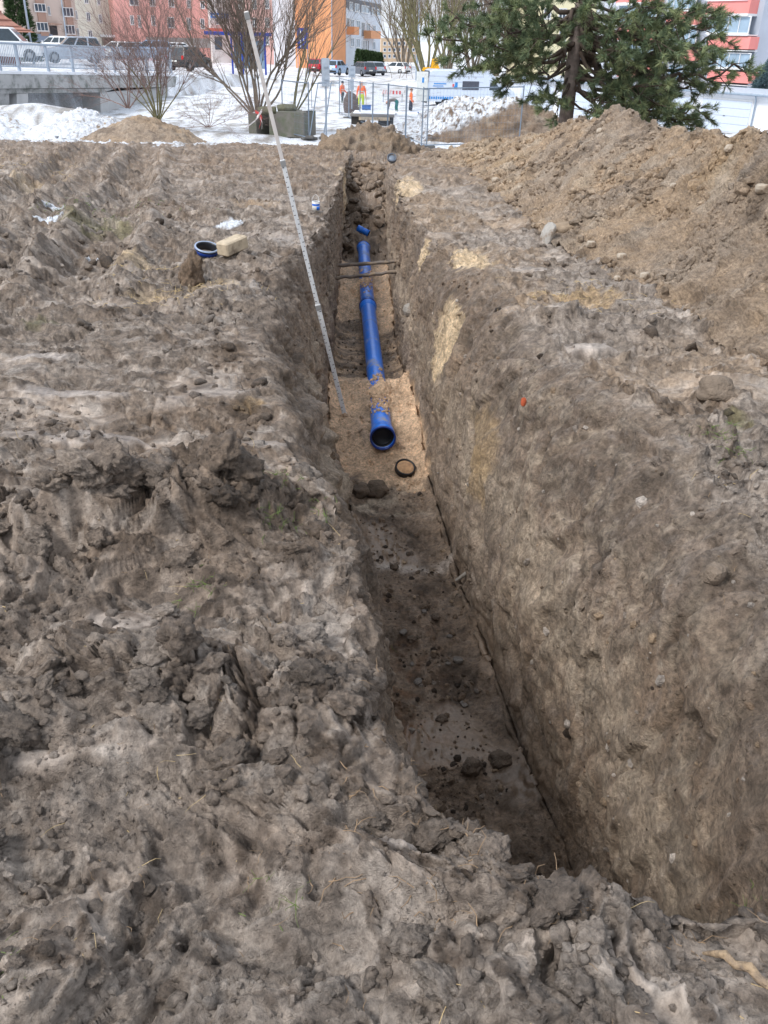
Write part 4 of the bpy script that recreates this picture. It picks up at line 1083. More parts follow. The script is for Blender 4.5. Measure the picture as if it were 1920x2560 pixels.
slab(r_, 'balcony', F, (909, 76, 934, 97), 1.3, OR); slab(r_, 'balcony', F, (866, 66, 878, 87), 1.3, OR)
# ---- far cream flats behind the trees
F = Face((952, 235), (1040, 240)); r_ = F.root('apartment_block', 'distant cream flats glimpsed through the bare trees', 'building', -3.4)
ut, zt = F.uz(990, 96); body(r_, F, zt, 12, plaster('tan_plaster', (206, 180, 150)))
for px in range(958, 1036, 12):
    for py in (104, 120, 136): window(r_, F, (px, py, px + 7, py + 9), fr=.1, mullion=0)
# ---- yellow building behind the pine
F = Face((1345, 120), (1475, 122)); r_ = F.root('apartment_block', 'pale yellow house front behind the pine trunk', 'building', -3.2)
body(r_, F, 14, 10, plaster('pale_yellow', (232, 222, 184)))
for px in (1360, 1398, 1440):
    for py in (20, 75, 130): window(r_, F, (px, py, px + 16, py + 28), fr=.12)
# ---- grey block with coral balconies
F = Face((1500, 96), (1893, 80), 100); r_ = F.root('apartment_block', 'grey block of flats with coral balconies behind the garages', 'building', -3.1)
GREYW = plaster('grey_block', (186, 192, 204)); CORAL = plaster('coral', (228, 142, 136)); LOG = mat('loggia_glass', srgb(150, 172, 190), .15, var=.25, vscale=.5)
body(r_, F, 20, 12, GREYW)
for (xa, xb, ys_, dxl) in ((1792, 1893, (3, 91, 176), 0), (1566, 1660, (70, 165, 260), 0), (1690, 1760, (30, 120, 210), 0)):
    for k, y0 in enumerate((ys_[0] - (ys_[1] - ys_[0]),) + ys_):
        b = slab(r_, 'balcony', F, (xa, y0, xb, y0 + 33), 1.1, CORAL)
        u0, z0, u1, z1 = F.rect((xa, y0 + 33, xb, y0 + 38)); m = MB(); m.box(((u0 + u1) / 2, -.6, (z0 + z1) / 2 - F.zb), (u1 - u0 + .05, 1.24, z1 - z0)); m.build('edge', PVC, b)
        u0, z0, u1, z1 = F.rect((xa, y0 - 5, xb, y0 - .5)); m = MB(); m.box(((u0 + u1) / 2, -.6, (z0 + z1) / 2 - F.zb), (u1 - u0 + .05, 1.24, z1 - z0)); m.build('sill', PVC, b)
        w = window(r_, F, (xa + 2, y0 + 39, xb - 2, y0 + (ys_[1] - ys_[0]) - 6), glass=LOG, mullion=3, fr=.07, name='loggia_window'); w.location.y -= .95
G = Face((1893, 80), (2080, 86), 100); G.zb = F.zb
turned(body(r_, G, 20, 10, plaster('grey_side', (172, 180, 192)), name='end_wall'), F, G)
for q in ((1906, 50, 1936, 94), (1892, 138, 1920, 180), (1960, 54, 1990, 98)):
    turned(window(r_, G, q, glass=LOG, fr=.1), F, G)
# ---- row of garages
F = Face((1262, 78), (1990, 56), 260); F2 = F
GW = plaster('garage_white', (226, 228, 232)); GD = mat('garage_door', srgb(196, 206, 220), .55, var=.04)
r_ = F.root('garage_row', 'long row of white garages behind the spoil heap', 'garage', -3.1)
u0, zt = F.uz(1800, 232)
body(r_, F, zt, 6, GW)
m = MB(); m.box((F.len / 2, 2.9, zt - F.zb + .07), (F.len + .4, 6.5, .14)); m.build('roof', mat('roof_metal', srgb(196, 204, 214), .4, .3), r_)
ud0, zd0, ud1, zd1 = F.rect((1760, 246, 1868, 322)); wdo = ud1 - ud0
k = 0; uu = ud1 + .55
dl = []
while uu + wdo < F.len: dl.append(uu); uu += wdo + .75
uu = ud0
while uu > 1: dl.append(uu); uu -= wdo + .75
for uu in dl:
    d = MB(); n = 4; hh = (zt - F.zb - .45) / n
    m = MB(); m.box((uu + wdo / 2, -.02, (zt - F.zb) / 2 - .12), (wdo + .12, .05, zt - F.zb - .3)); fr_ = m.build('garage_door', PVC, r_)
    for j in range(n):
        m = MB(); m.box((uu + wdo / 2, -.06, .08 + hh * (j + .5)), (wdo, .05, hh - .035), bev=.012); m.build('panel', GD, fr_)
    m = MB(); m.box((uu + wdo / 2, -.1, 1.0), (.12, .04, .03)); m.build('handle', INK, fr_)
m = MB(); uu = ud1 + .28; m.tube([(uu + .05, -.3, zt - F.zb - .05), (uu, -.12, zt - F.zb - .3), (uu, -.1, .0)], .05, 8); m.build('downpipe', mat('zinc', srgb(150, 165, 180), .4, .4), r_)
m = MB(); m.tube([(-.2, -.38, zt - F.zb + .02), (F.len, -.38, zt - F.zb + .02)], .06, 8); m.build('gutter', mat('zinc', srgb(150, 165, 180), .4, .4), r_)

# ---- tiled kiosk at the far left
F = Face((-60, 66), (52, 69)); r_ = F.root('kiosk', 'small brick house with a flared red tiled roof', 'house', -.7)
ut, ze = F.uz(0, 79)
body(r_, F, ze, 5, mat('brick_wall', srgb(140, 84, 66), .85, var=.2, vscale=4))
m = MB(); L_ = F.len; zr = ze - F.zb
prof = [(-.9, 0), (-.2, .35), (.5, 1.0), (1.3, 2.2), (2.2, 3.6)]
TILE = mat('roof_tile', srgb(172, 124, 108), .7, var=.15, vscale=3)
vs = []
for (w, z) in prof:
    vs.append([(-.8 + (w + .9) * .8, w, zr + z), (L_ + .9 - (w + .9) * .9, w, zr + z)])
for a, b in zip(vs, vs[1:]): m.quad(a[0], a[1], b[1], b[0])
for a, b in zip(vs, vs[1:]): m.quad(a[1], (a[1][0], 6 - a[1][1], a[1][2]), (b[1][0], 6 - b[1][1], b[1][2]), b[1])
rf = m.build('roof', TILE, r_)
for j in range(7):
    t = (j + .5) / 7; w = -.9 + 3.1 * t; z = np.interp(w, [q[0] for q in prof], [q[1] for q in prof]) + zr
    m = MB(); m.tube([(-.8 + (w + .9) * .8, w - .02, z + .03), (L_ + .9 - (w + .9) * .9, w - .02, z + .03)], .05, 6); m.build('tile_course', TILE, rf)

# ------------------------------------------------------------------ bridge
CONC = mat('bridge_concrete', srgb(176, 176, 176), .85, var=.12, vscale=1.2, dirt=srgb(112, 116, 112), dscale=1.6, damt=.45, bump=.3, bscale=14)
EA, EB = aty(-260, 176, 33), aty(442, 190, 58)
class Rail: pass
BF = Face((-260, 33), (442, 58), 180)
def bz(px, py): return BF.uz(px, py)
root = BF.root('road_bridge', 'concrete road bridge with a dark underpass and stained beam', 'bridge', -3.0)
L_ = BF.len
def bquad(name, pts, depth, m_, parent=root):
    """pts: px outline on the bridge face, thickness away from the camera"""
    q = [BF.uz(*p) for p in pts]; n = len(q); m = MB()
    m.add([(u, 0, z + 3.0) for u, z in q] + [(u, depth, z + 3.0) for u, z in q], [tuple(range(n))[::-1], tuple(range(n, 2 * n))] + [(k, (k + 1) % n, n + (k + 1) % n, n + k) for k in range(n)])
    fix = m.mesh(name); fix_normals(fix); return link_mesh(name, fix, m_, parent)
bquad('edge_beam', [(-260, 182), (442, 191), (438, 218), (-260, 224)], .5, CONC)
lo = bquad('lower_beam', [(-260, 224), (300, 221), (262, 231), (-260, 238)], .4, CONC); lo.location.y = .12
d_ = bquad('deck', [(-260, 186), (442, 194), (438, 214), (-260, 220)], 11.0, CONC); d_.location.y = .52
pl = bquad('abutment', [(-260, 237.5), (33, 232), (35, 275), (80, 275), (80, 360), (-260, 360)], 9.3, CONC); pl.location.y = .2
pb = bquad('abutment', [(50, 234.5), (78, 234), (79, 330), (50, 330)], 9.2, mat('pale_concrete', srgb(190, 190, 190), .8, var=.1, vscale=2)); pb.location.y = .15
pr = bquad('abutment', [(262, 231.5), (430, 218.5), (430, 340), (264, 340)], 9.2, mat('pale_concrete', srgb(190, 190, 190), .8)); pr.location.y = .25
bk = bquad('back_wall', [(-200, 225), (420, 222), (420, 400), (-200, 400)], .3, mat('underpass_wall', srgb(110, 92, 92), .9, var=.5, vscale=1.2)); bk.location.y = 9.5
for k, (r, g, b) in enumerate(((120, 20, 30), (40, 40, 60), (150, 40, 50))):
    gq = bquad('graffiti', [(110 + 36 * k, 252), (134 + 36 * k, 246), (140 + 36 * k, 268), (116 + 36 * k, 276)], .02, mat('spray_%d' % k, srgb(r, g, b), .7, var=.6, vscale=2), bk); gq.location.y = -.04
# snow on the kerb
kb = bquad('kerb', [(-260, 173), (442, 184), (442, 190.5), (-260, 181.5)], .8, SNOWM); kb.location.y = .02

# railing
STEEL = mat('galvanised', srgb(160, 172, 186), .45, .4, var=.08)
rt = BF.root('bridge_railing', 'grey steel railing with upright bars along the bridge edge', 'railing', -3.0)
yr = .35
def rp(px, py): u, z = BF.uz(px, py); return Vector((u, yr, z + 3.0))
for (a, b, nm, rr) in (((-260, 96), (442, 126), 'top_rail', .045), ((-260, 158), (442, 178), 'bottom_rail', .025)):
    m = MB(); m.tube([rp(*a), rp(*b)], rr, 8); m.build(nm, STEEL, rt)
pxs = [-250, -190, -130, -75, -30, 15, 62, 135, 196, 252, 300, 342, 380, 414, 440]
for px in pxs:
    t = (px + 260) / 702; m = MB(); a = rp(px, 175 + 9 * t); b = rp(px, 96 + 30 * t); m.box((a + b) / 2, (.13, .10, (b - a).length), bev=.01); m.build('post', STEEL, rt)
m = MB(); k = 0
ul = [rp(px, 150).x for px in pxs]
u = ul[0]
while u < ul[-1]:
    if min(abs(u - q) for q in ul) > .1:
        t = (u - 0) / L_
        za = np.interp(u, [rp(-260, 158).x, rp(442, 178).x], [rp(-260, 158).z, rp(442, 178).z]); zb = np.interp(u, [rp(-260, 96).x, rp(442, 126).x], [rp(-260, 96).z, rp(442, 126).z])
        m.box((u, yr, (za + zb) / 2), (.022, .022, zb - za))
    u += .13
m.build('bars', STEEL, rt)['kind'] = 'stuff'

# ------------------------------------------------------------------ vehicles
TYRE = mat('tyre', (.018, .018, .02), .85); RIM = mat('wheel_rim', srgb(150, 152, 156), .35, .6); CARGLASS = mat('car_glass', srgb(46, 58, 66), .08, var=.2, spec=.7)
TAIL = mat('tail_light', srgb(190, 24, 24), .25); HEAD = mat('head_light', srgb(226, 224, 210), .15); TRIM = mat('black_trim', (.02, .02, .022), .6); PLATE = mat('number_plate', srgb(226, 226, 220), .5)
def paint(nm, rgb): return mat('paint_' + nm, srgb(*rgb), .25, .15, var=.04, spec=.6, dirt=srgb(140, 134, 128), dscale=2.5, damt=.12)
def loft(m, rings, smooth=False):
    n = len(rings[0]); vs = [p for r in rings for p in r]; fs = []
    for i in range(len(rings) - 1):
        for k in range(n): fs.append((i * n + k, i * n + (k + 1) % n, (i + 1) * n + (k + 1) % n, (i + 1) * n + k))
    fs += [tuple(range(n))[::-1], tuple(range((len(rings) - 1) * n, len(rings) * n))]
    return m.add(vs, fs, smooth)
def car(loc, rz, pm, label, kind='hatch', group='cars along the street', snow=False, lights=False):
    """x forward; built from stations along the length"""
    sp = dict(hatch=(4.1, 1.72, 1.48, .95, .16), suv=(4.6, 1.86, 1.78, 1.08, .24), wagon=(4.6, 1.8, 1.5, .95, .16), van=(5.0, 1.95, 2.0, 1.15, .2), sedan=(4.5, 1.78, 1.44, .93, .16))[kind]
    L_, W, H_, belt, clr = sp
    root = empty('parked_car' if not lights else 'car', loc, label, 'car' if kind != 'van' else 'van', group, rz)
    h = L_ / 2
    if kind == 'van': st = [(-h, .9, .5), (-h + .05, 1, belt), (h - 1.35, 1, belt), (h - .15, .95, belt - .12), (h, .88, .6)]
    else: st = [(-h, .86, belt - .25), (-h + .1, .97, belt), (-h + .6, 1, belt + .02), (h - 1.5, 1, belt), (h - .35, .95, belt - .14), (h - .02, .84, belt - .38)]
    m = MB(); rings = []
    for (x, w, zt) in st:
        a = W / 2 * w; zb = clr + (.12 if abs(x) > h - .2 else 0)
        rings.append([(x, -a * .93, zb), (x, -a, zb + .18), (x, -a, zt - .16), (x, -a * .93, zt), (x, a * .93, zt), (x, a, zt - .16), (x, a, zb + .18), (x, a * .93, zb)])
    loft(m, rings); me = m.mesh('body'); fix_normals(me); b_ = link_mesh('body', me, pm, root)
    # greenhouse
    if kind == 'van': x0, x1, t0, t1 = -h + .04, h - 1.1, -h + .12, h - 1.9
    elif kind in ('suv', 'wagon'): x0, x1, t0, t1 = -h + .15, h - 1.25, -h + .5, h - 2.05
    elif kind == 'hatch': x0, x1, t0, t1 = -h + .1, h - 1.1, -h + .55, h - 1.9
    else: x0, x1, t0, t1 = -h + .65, h - 1.2, -h + 1.25, h - 2.0
    a, at_ = W / 2 * .94, W / 2 * .76; zb = belt - .03
    m = MB(); loft(m, [[(x0, -a, zb), (x1, -a, zb), (x1, a, zb), (x0, a, zb)], [(t0, -at_, H_ - .05), (t1, -at_, H_ - .05), (t1, at_, H_ - .05), (t0, at_, H_ - .05)], [(t0 + .15, -at_ * .86, H_), (t1 - .1, -at_ * .86, H_), (t1 - .1, at_ * .86, H_), (t0 + .15, at_ * .86, H_)]])
    me = m.mesh('cabin'); fix_normals(me); cab = link_mesh('cabin', me, pm, root)
    def gl(name, c4, out):
        c = [Vector(p) for p in c4]; mid = sum(c, Vector()) / 4; o = Vector(out) * .012
        c = [mid + (p - mid) * .86 + o for p in c]; m = MB(); m.add(c + [p - Vector(out) * .03 for p in c], [(0, 1, 2, 3), (7, 6, 5, 4), (0, 4, 5, 1), (1, 5, 6, 2), (2, 6, 7, 3), (3, 7, 4, 0)]); m.build(name, CARGLASS, cab)
    zt = H_ - .05
    gl('windscreen', [(x1, -a, zb), (x1, a, zb), (t1, at_, zt), (t1, -at_, zt)], (.7, 0, .6))
    gl('rear_window', [(x0, a, zb), (x0, -a, zb), (t0, -at_, zt), (t0, at_, zt)], (-.8, 0, .5))
    nwin = 2 if kind in ('hatch', 'van', 'sedan') else 3
    for s in (-1, 1):
        for k in range(nwin):
            f0, f1 = k / nwin, (k + 1) / nwin
            P = lambda f, top: ((x0 + (x1 - x0) * f, s * a, zb) if not top else (t0 + (t1 - t0) * f, s * at_, zt))
            gl('side_window', [P(f0, 0), P(f1, 0), P(f1, 1), P(f0, 1)], (0, s * .95, .2))
    for sx in (-1, 1):
        for s in (-1, 1):
            cx = sx * (h - .82); rw = .33 if kind != 'suv' else .37
            M = Matrix.Translation((cx, s * (W / 2 - .10), rw)) @ Matrix.Rotation(R(90), 4, 'X')
            m = MB(); m.lathe([(rw * .6, -.11), (rw * .95, -.11), (rw, -.07), (rw, .07), (rw * .95, .11), (rw * .6, .11)], 18, M); w = m.build('wheel', TYRE, root)
            m = MB(); m.lathe([(.001, .09), (rw * .3, .105), (rw * .62, .095), (rw * .62, -.095), (rw * .3, -.105), (.001, -.09)], 14, M); m.build('rim', RIM, w)
            m = MB(); m.lathe([(rw + .07, -.02), (rw + .07, .118), (rw + .01, .118)], 16, M, arc=math.pi * 2); m.build('wheel_arch', TRIM, root)
    for s in (-1, 1):
        m = MB(); m.box((h - .22, s * W * .34, belt - .30), (.26, .36, .15), rz=-s * .35, bev=.03); m.build('headlight', HEAD, root)
        m = MB(); m.box((-h + .06, s * W * .41, belt - .1), (.14, .18, .30), bev=.02); m.build('tail_light', TAIL, root)
        m = MB(); m.box((x1 - .15, s * (W / 2 + .06), belt + .08), (.12, .16, .13), bev=.03); m.build('mirror', pm, root)
    m = MB(); m.box((h - .02, 0, clr + .2), (.12, W * .8, .2), bev=.03); m.build('front_bumper', TRIM, root)
    m = MB(); m.box((-h + .0, 0, clr + .2), (.12, W * .82, .2), bev=.03); m.build('rear_bumper', TRIM, root)
    m = MB(); m.box((-h - .035, 0, belt - .35), (.02, .5, .11)); m.build('number_plate', PLATE, root)
    m = MB(); m.box((h + .045, 0, clr + .24), (.02, .5, .11)); m.build('number_plate', PLATE, root)
    if snow:
        m = MB(); m.box(((t0 + t1) / 2, 0, H_ + .015), (t1 - t0 - .3, at_ * 1.6, .05), bev=.02); m.build('snow_cover', SNOWM, root)
    return root
WHITE, SILVER, GREYC, REDC, DARK, BLUEC, SKYC = paint('white', (226, 228, 230)), paint('silver', (168, 178, 192)), paint('grey', (92, 98, 108)), paint('red', (178, 36, 52)), paint('dark', (50, 54, 58)), paint('blue', (96, 124, 172)), paint('ice_blue', (150, 176, 206))
def put(px, py, d, rz, *a, **k):
    p = aty(px, py, d); return car((p.x, p.y, p.z), rz, *a, **k)
put(20, 150, 66, R(10), WHITE, 'white van parked behind the bridge railing', 'van')
put(186, 156, 74, R(205), SILVER, 'silver off-road car with glowing headlights on the bridge road', 'suv', lights=True)
put(143, 132, 100, R(160), WHITE, 'white car parked behind the silver off-road car', 'wagon', snow=True)
put(292, 145, 96, R(170), WHITE, 'white car behind the bush, under the shop sign', 'hatch')
put(330, 148, 92, R(185), SILVER, 'silver car half hidden by the leafless bush', 'hatch')
put(373, 146, 88, R(195), SKYC, 'pale blue car behind the leafless bush', 'wagon')
put(425, 150, 90, R(200), WHITE, 'white car beside the dark car behind the bare tree', 'hatch')
put(476, 176, 80, R(70), DARK, 'dark grey car with a snowy roof seen from behind', 'suv', snow=True)
put(795, 182, 112, R(80), REDC, 'red hatchback seen from behind on the snowy road', 'hatch')
put(842, 186, 110, R(72), SKYC, 'pale blue hatchback with red lamps on the snowy road', 'hatch')
put(905, 188, 118, R(120), GREYC, 'dark grey estate car before the conifer hedge', 'wagon')
put(930, 186, 124, R(118), SILVER, 'silver estate car farthest along the conifer hedge', 'wagon')
put(988, 184, 135, R(150), WHITE, 'white car far off beneath the bare trees', 'hatch')
# headlights of the moving car are lit
lit = mat('lit_headlight', (1, .95, .8), .2, emit=(1.0, .93, .75))
for o in bpy.data.objects:
    if o.name.startswith('headlight') and o.parent and o.parent.name.startswith('car'):
        o.data.materials.clear(); o.data.materials.append(lit)

# ---- works van with open rear doors
def works_van():
    A, B = aty(1066, 280, 74), aty(1302, 280, 75.5)
    ang = math.atan2(B.y - A.y, B.x - A.x); L_ = 7.3; base = Vector((A.x, A.y, -3.0))
    root = empty('works_van', base, 'white high roof van with an open rear door and blue lettering', 'van', None, ang)
    V = paint('works_white', (206, 216, 230)); W = 2.0
    prof = [(0, .45), (0.02, 1.6), (.14, 2.6), (.4, 2.72), (4.6, 2.72), (5.1, 2.6), (6.15, 1.6), (7.1, 1.25), (7.3, .95), (7.3, .45)]
    rings = []
    for (y, ins) in ((-W / 2, .10), (-W / 2 + .10, 0), (W / 2 - .10, 0), (W / 2, .10)):
        rings.append([(x, y, z - ins * (z > 2.0)) for x, z in prof])
    m = MB()
    # shift so that the visible flank lies on y = 0
    rings = [[(x, y + W / 2, z) for x, y, z in r] for r in rings]
    n = len(prof); vs = [p for r in rings for p in r]; fs = []
    for i in range(3):
        for k in range(n):
            if k in (0, 1) : continue    # rear left open
            fs.append((i * n + k, i * n + (k + 1) % n, (i + 1) * n + (k + 1) % n, (i + 1) * n + k))
    fs += [tuple(range(n))[::-1], tuple(range(3 * n, 4 * n))]
    m.add(vs, fs); me = m.mesh('body'); fix_normals(me); bd = link_mesh('body', me, V, root)
    seam = mat('seam', srgb(150, 158, 170), .6)
    for z in (1.35, 1.85, 2.25):
        m = MB(); m.box((2.3, -.005, z), (4.4, .012, .018)); m.build('body_line', seam, root)
    m = MB(); m.box((3.5, -.01, 1.62), (1.35, .02, .62)); m.build('side_window', mat('van_glass', srgb(70, 74, 86), .15), root)
    m = MB(); m.prism([(5.05, 1.32), (5.1, 1.85), (5.55, 1.85), (6.0, 1.35)], -.02, .0); m.build('cab_window', CARGLASS, root)
    LB = mat('van_blue', srgb(40, 130, 200), .4)
    m = MB(); 
    for k in range(11): m.box((.2 + k * .185, -.012, .72), (.12, .02, .17 if k % 3 else .21))
    m.build('lettering', LB, root)
    m = MB(); m.box((1.0, -.012, 1.72), (1.0, .02, .07)); m.box((.85, -.012, 1.56), (.85, .02, .05)); m.box((1.05, -.012, 1.42), (.6, .02, .06)); m.build('lettering', LB, root)
    m = MB(); m.box((2.32, -.012, 1.62), (.2, .02, .42)); m.box((2.2, -.012, 1.5), (.12, .02, .12)); m.build('logo', LB, root)
    m = MB(); m.box((2.08, -.012, 1.62), (.14, .02, .2)); m.build('logo', mat('van_red', srgb(200, 90, 90), .5), root)
    for x in (1.5, 5.9):
        for y in (.1, 1.9):
            M = Matrix.Translation((x, y, .36)) @ Matrix.Rotation(R(90), 4, 'X')
            m = MB(); m.lathe([(.2, -.12), (.35, -.12), (.36, 0), (.35, .12), (.2, .12)], 20, M); w = m.build('wheel', TYRE, root)
            m = MB(); m.lathe([(.001, .1), (.2, .11), (.2, -.11), (.001, -.1)], 14, M); m.build('rim', RIM, w)
    # open door swung toward the camera, cargo space behind it
    d = MB(); d.box((-.45, -.05, 1.5), (.92, .06, 2.1), bev=.03); dr = d.build('rear_door', mat('door_cream', srgb(214, 216, 212), .4), root)
    m = MB(); m.box((-.40, -.09, 1.95), (.14, .02, .36)); m.build('door_mark', LB, dr)
    m = MB(); m.box((.02, .1, .8), (.06, .12, .5), bev=.01); m.build('tail_light', TAIL, root)
    m = MB(); m.box((-.05, 1.0, .42), (.2, 1.9, .14), bev=.02); m.build('bumper', TRIM, root)
    m = MB(); m.box((1.2, 1.0, .52), (2.3, 1.8, .05)); m.build('cargo_floor', mat('cargo_ply', srgb(120, 92, 70), .8), root)
    m = MB(); m.box((.35, 1.3, .95), (.5, .9, .8), bev=.03); m.box((.4, 1.3, 1.7), (.4, .8, .5), bev=.03); m.build('cargo', mat('cargo_brown', srgb(128, 98, 78), .8, var=.3), root)
works_van()
# ---- yellow excavator behind the van, only its arm clears the roof
def digger():
    YEL = mat('digger_yellow', srgb(240, 176, 20), .4, var=.08); p = aty(1085, 190, 82)
    root = empty('excavator', (p.x, p.y, -3.1), 'yellow excavator with its arm showing above the white van', 'excavator')
    m = MB(); m.box((0, 0, .35), (2.6, .5, .6), bev=.15); m.box((0, 1.5, .35), (2.6, .5, .6), bev=.15); m.build('tracks', TRIM, root)
    m = MB(); m.box((0, .75, 1.15), (2.3, 1.7, .8), bev=.1); m.build('house', YEL, root)
    m = MB(); m.box((-.3, .4, 1.95), (1.0, .9, .9), bev=.08); m.build('cab', CARGLASS, root)
    z1 = aty(1060, 172, 82).z + 3.1; x1 = aty(1056, 172, 82).x - p.x; x2 = aty(1102, 175, 82).x - p.x; z2 = aty(1085, 146, 82).z + 3.1; x3 = aty(1083, 146, 82).x - p.x
    m = MB(); m.prism([(x1, z1 - .12), (x1 + .1, z1 + .1), (x2 - .1, z1 + .12), (x2, z1 - .12), (x2 - .3, z1 - .42), (x1 + .5, z1 - .35)], .6, 1.0); m.build('boom', YEL, root)
    m = MB(); m.prism([(x3 - .12, z1 - .1), (x3 - .06, z2 - .05), (x3 + .3, z2 + .05), (x3 + .62, z2 - .2), (x3 + .5, z2 - .45), (x3 + .62, z1)], .62, .98); m.build('arm', YEL, root)
    m = MB(); m.tube([(x3 + .75, .8, z2 - .3), (x3 + .85, .8, z1)], .06, 8); m.build('ram', ALU, root)
    m = MB(); m.tube([(0, .8, 1.5), (.4, .8, z1 - .3)], .16, 8); m.build('mast', YEL, root)
digger()

# ------------------------------------------------------------------ street lamps, signs
def lamp(px, py0, d, z0, label, r=.07, h=8.0):
    p = aty(px, py0, d); root = empty('street_lamp', (p.x, p.y, z0), label, 'street lamp', 'street lamps')
    m = MB(); m.tube([(0, 0, 0), (0, 0, h * .5), (0, 0, h)], [r, r * .85, r * .6], 8); m.build('pole', STEEL, root)
    m = MB(); m.tube([(0, 0, h), (.2, -.1, h + .3), (1.0, -.4, h + .45)], r * .5, 6); m.build('arm', STEEL, root)
    m = MB(); m.box((1.3, -.5, h + .45), (.7, .25, .12), bev=.03); m.build('lamp_head', STEEL, root)
lamp(76, 100, 70, -.6, 'slim grey street lamp beside the white van', .09)
lamp(166, 90, 110, -1.6, 'white street lamp behind the silver off-road car', .09)
lamp(1041, 185, 104, -2.2, 'grey street lamp before the bare trees', .12, 9)
lamp(830, 150, 125, -2.4, 'pale street lamp at the corner of the orange building', .09, 9)
def sign_back(px, y0, y1, d, hw, hz, label):
    p = aty(px, y0, d); q = aty(px, y1, d); root = empty('road_sign', (p.x, p.y, q.z), label, 'road sign', 'road signs seen from behind')
    H_ = p.z - q.z
    m = MB(); m.tube([(0, 0, 0), (0, 0, H_)], .035, 8); m.build('post', STEEL, root)
    m = MB(); m.box((0, -.05, H_ - hz / 2), (hw, .03, hz), bev=.012); m.build('plate', mat('plate_back', srgb(168, 178, 190), .5, .3), root)
    m = MB(); m.box((0, -.085, H_ - hz * .3), (hw * .5, .03, .04)); m.box((0, -.085, H_ - hz * .75), (hw * .5, .03, .04)); m.build('bracket', STEEL, root)
    return root
sign_back(814, 145, 345, 35.5, .30, .95, 'back of a tall grey road sign at the fence braces')
s2 = sign_back(880, 165, 272, 58, .42, .62, 'back of a square grey road sign near the orange workers'); 
m = MB(); m.box((0, -.05, -.0), (.24, .03, .6), bev=.01); o = m.build('plate', MATS['plate_back'], s2, (0, 0, 1.35))
# blue banner sign by the pink block
p = aty(757, 130, 105); root = empty('banner_sign', (p.x, p.y, -2.3), 'dark blue standing banner with white stripes by the orange building', 'banner')
NAVY = mat('banner_blue', srgb(28, 58, 150), .5, var=.1)
za, zb_ = aty(757, 70, 105).z + 2.3, aty(757, 122, 105).z + 2.3
m = MB(); m.box((0, 0, (za + zb_) / 2), (1.15, .08, za - zb_), bev=.01); m.build('panel', NAVY, root)
m = MB(); m.box((-.2, -.05, (za + zb_) / 2), (.10, .02, (za - zb_) * .85)); m.box((.12, -.05, (za + zb_) / 2 + .2), (.08, .02, (za - zb_) * .6)); m.build('stripe', PVC, root)
for s in (-1, 1): m = MB(); m.tube([(s * .55, 0, 0), (s * .55, 0, za + .1)], .04, 8); m.build('post', STEEL, root)
# blue portal frame
p = aty(583, 185, 92); root = empty('shelter_frame', (p.x, p.y, fz(p.x, p.y)), 'blue framed bus shelter behind the bare spreading tree', 'bus shelter')
h_ = aty(583, 84, 92).z - root.location.z
for dx in (0, 1.0, 3.2): m = MB(); m.box((dx, 0, h_ / 2), (.16, .16, h_)); m.build('post', NAVY, root)
m = MB(); m.box((.6, .4, h_), (6.2, 1.6, .3), bev=.03); m.build('roof', NAVY, root)
m = MB(); m.box((1.6, .5, h_ * .5), (3.0, .04, h_ * .7)); m.build('back_pane', GLASS_L, root)

# ------------------------------------------------------------------ culvert head before the tree
CW = mat('old_concrete', srgb(112, 108, 102), .9, var=.2, vscale=2, dirt=srgb(96, 100, 84), dscale=2.2, damt=.5, bump=.4, bscale=16)
F = Face((618, 36.2), (762, 35.6), 300); root = F.root('culvert_head', 'weathered concrete culvert head with a dark gap under the bare tree', 'culvert', -2.0)
def cu(name, r, dep, m_, w0=0): return slab(root, name, F, r, dep, m_, w0)
cu('wall', (690, 279, 760, 345), 1.4, CW, -1.4); cu('pillar', (620, 285, 642, 345), 1.4, CW, -1.4); cu('pillar', (668, 286, 690, 345), 1.25, CW, -1.4)
cu('back', (640, 285, 692, 345), .2, mat('recess_shade', srgb(52, 48, 44), .9), -1.5)  # shade of the gap put into the colour of its back
for r in ((746, 275, 758, 279), (622, 282, 640, 285)): cu('snow_cap', r, .8, SNOWM, -1.2)
MOSS = mat('mossy_bark', srgb(104, 104, 86), .9, var=.3, vscale=6, bump=.5)
for (a, b, lab) in (((694, 273), (740, 270), 'mossy log lying on the culvert wall'), ((646, 279), (690, 276), 'darker log lying across the culvert gap')):
    p, q = aty(*a, 36.5), aty(*b, 36.5); m = MB(); d = q - p; m.tube([Vector(), d * .33 + Vector((0, .05, .02)), d * .66, d], [.15, .16, .155, .14], 12)
    tag(m.build('log', MOSS, None, p), lab, 'log')
TAPE_W = mat('tape_white', srgb(230, 222, 220), .5); TAPE_R = mat('tape_red', srgb(214, 70, 70), .5)
p = aty(648, 290, 35.4); root = empty('barrier_tape', p, 'red and white tape knotted at the culvert pillar', 'barrier tape')
def ribbon(pts, w, m_, name):
    m = MB(); P = [Vector(q) for q in pts]
    for i in range(len(P) - 1):
        u = Vector((.25 * math.sin(i), 0, 1)).normalized() * w / 2; m.quad(P[i] - u, P[i + 1] - u, P[i + 1] + u, P[i] + u)
    me = m.mesh(name); o = link_mesh(name, me, m_, root)
    s = o.modifiers.new('t', 'SOLIDIFY'); s.thickness = .004; return o
q = aty(614, 320, 35.2) - p
ribbon([(0, 0, 0), q * .33 + Vector((0, 0, -.03)), q * .66 + Vector((0, 0, -.02)), q], .06, TAPE_W, 'strip')
ribbon([(-.15, 0, .15), (.05, -.03, .05), (.1, 0, -.1)], .12, TAPE_R, 'knot'); ribbon([(.12, 0, .2), (0, -.05, .05), (-.1, .02, -.05)], .12, TAPE_W, 'knot')
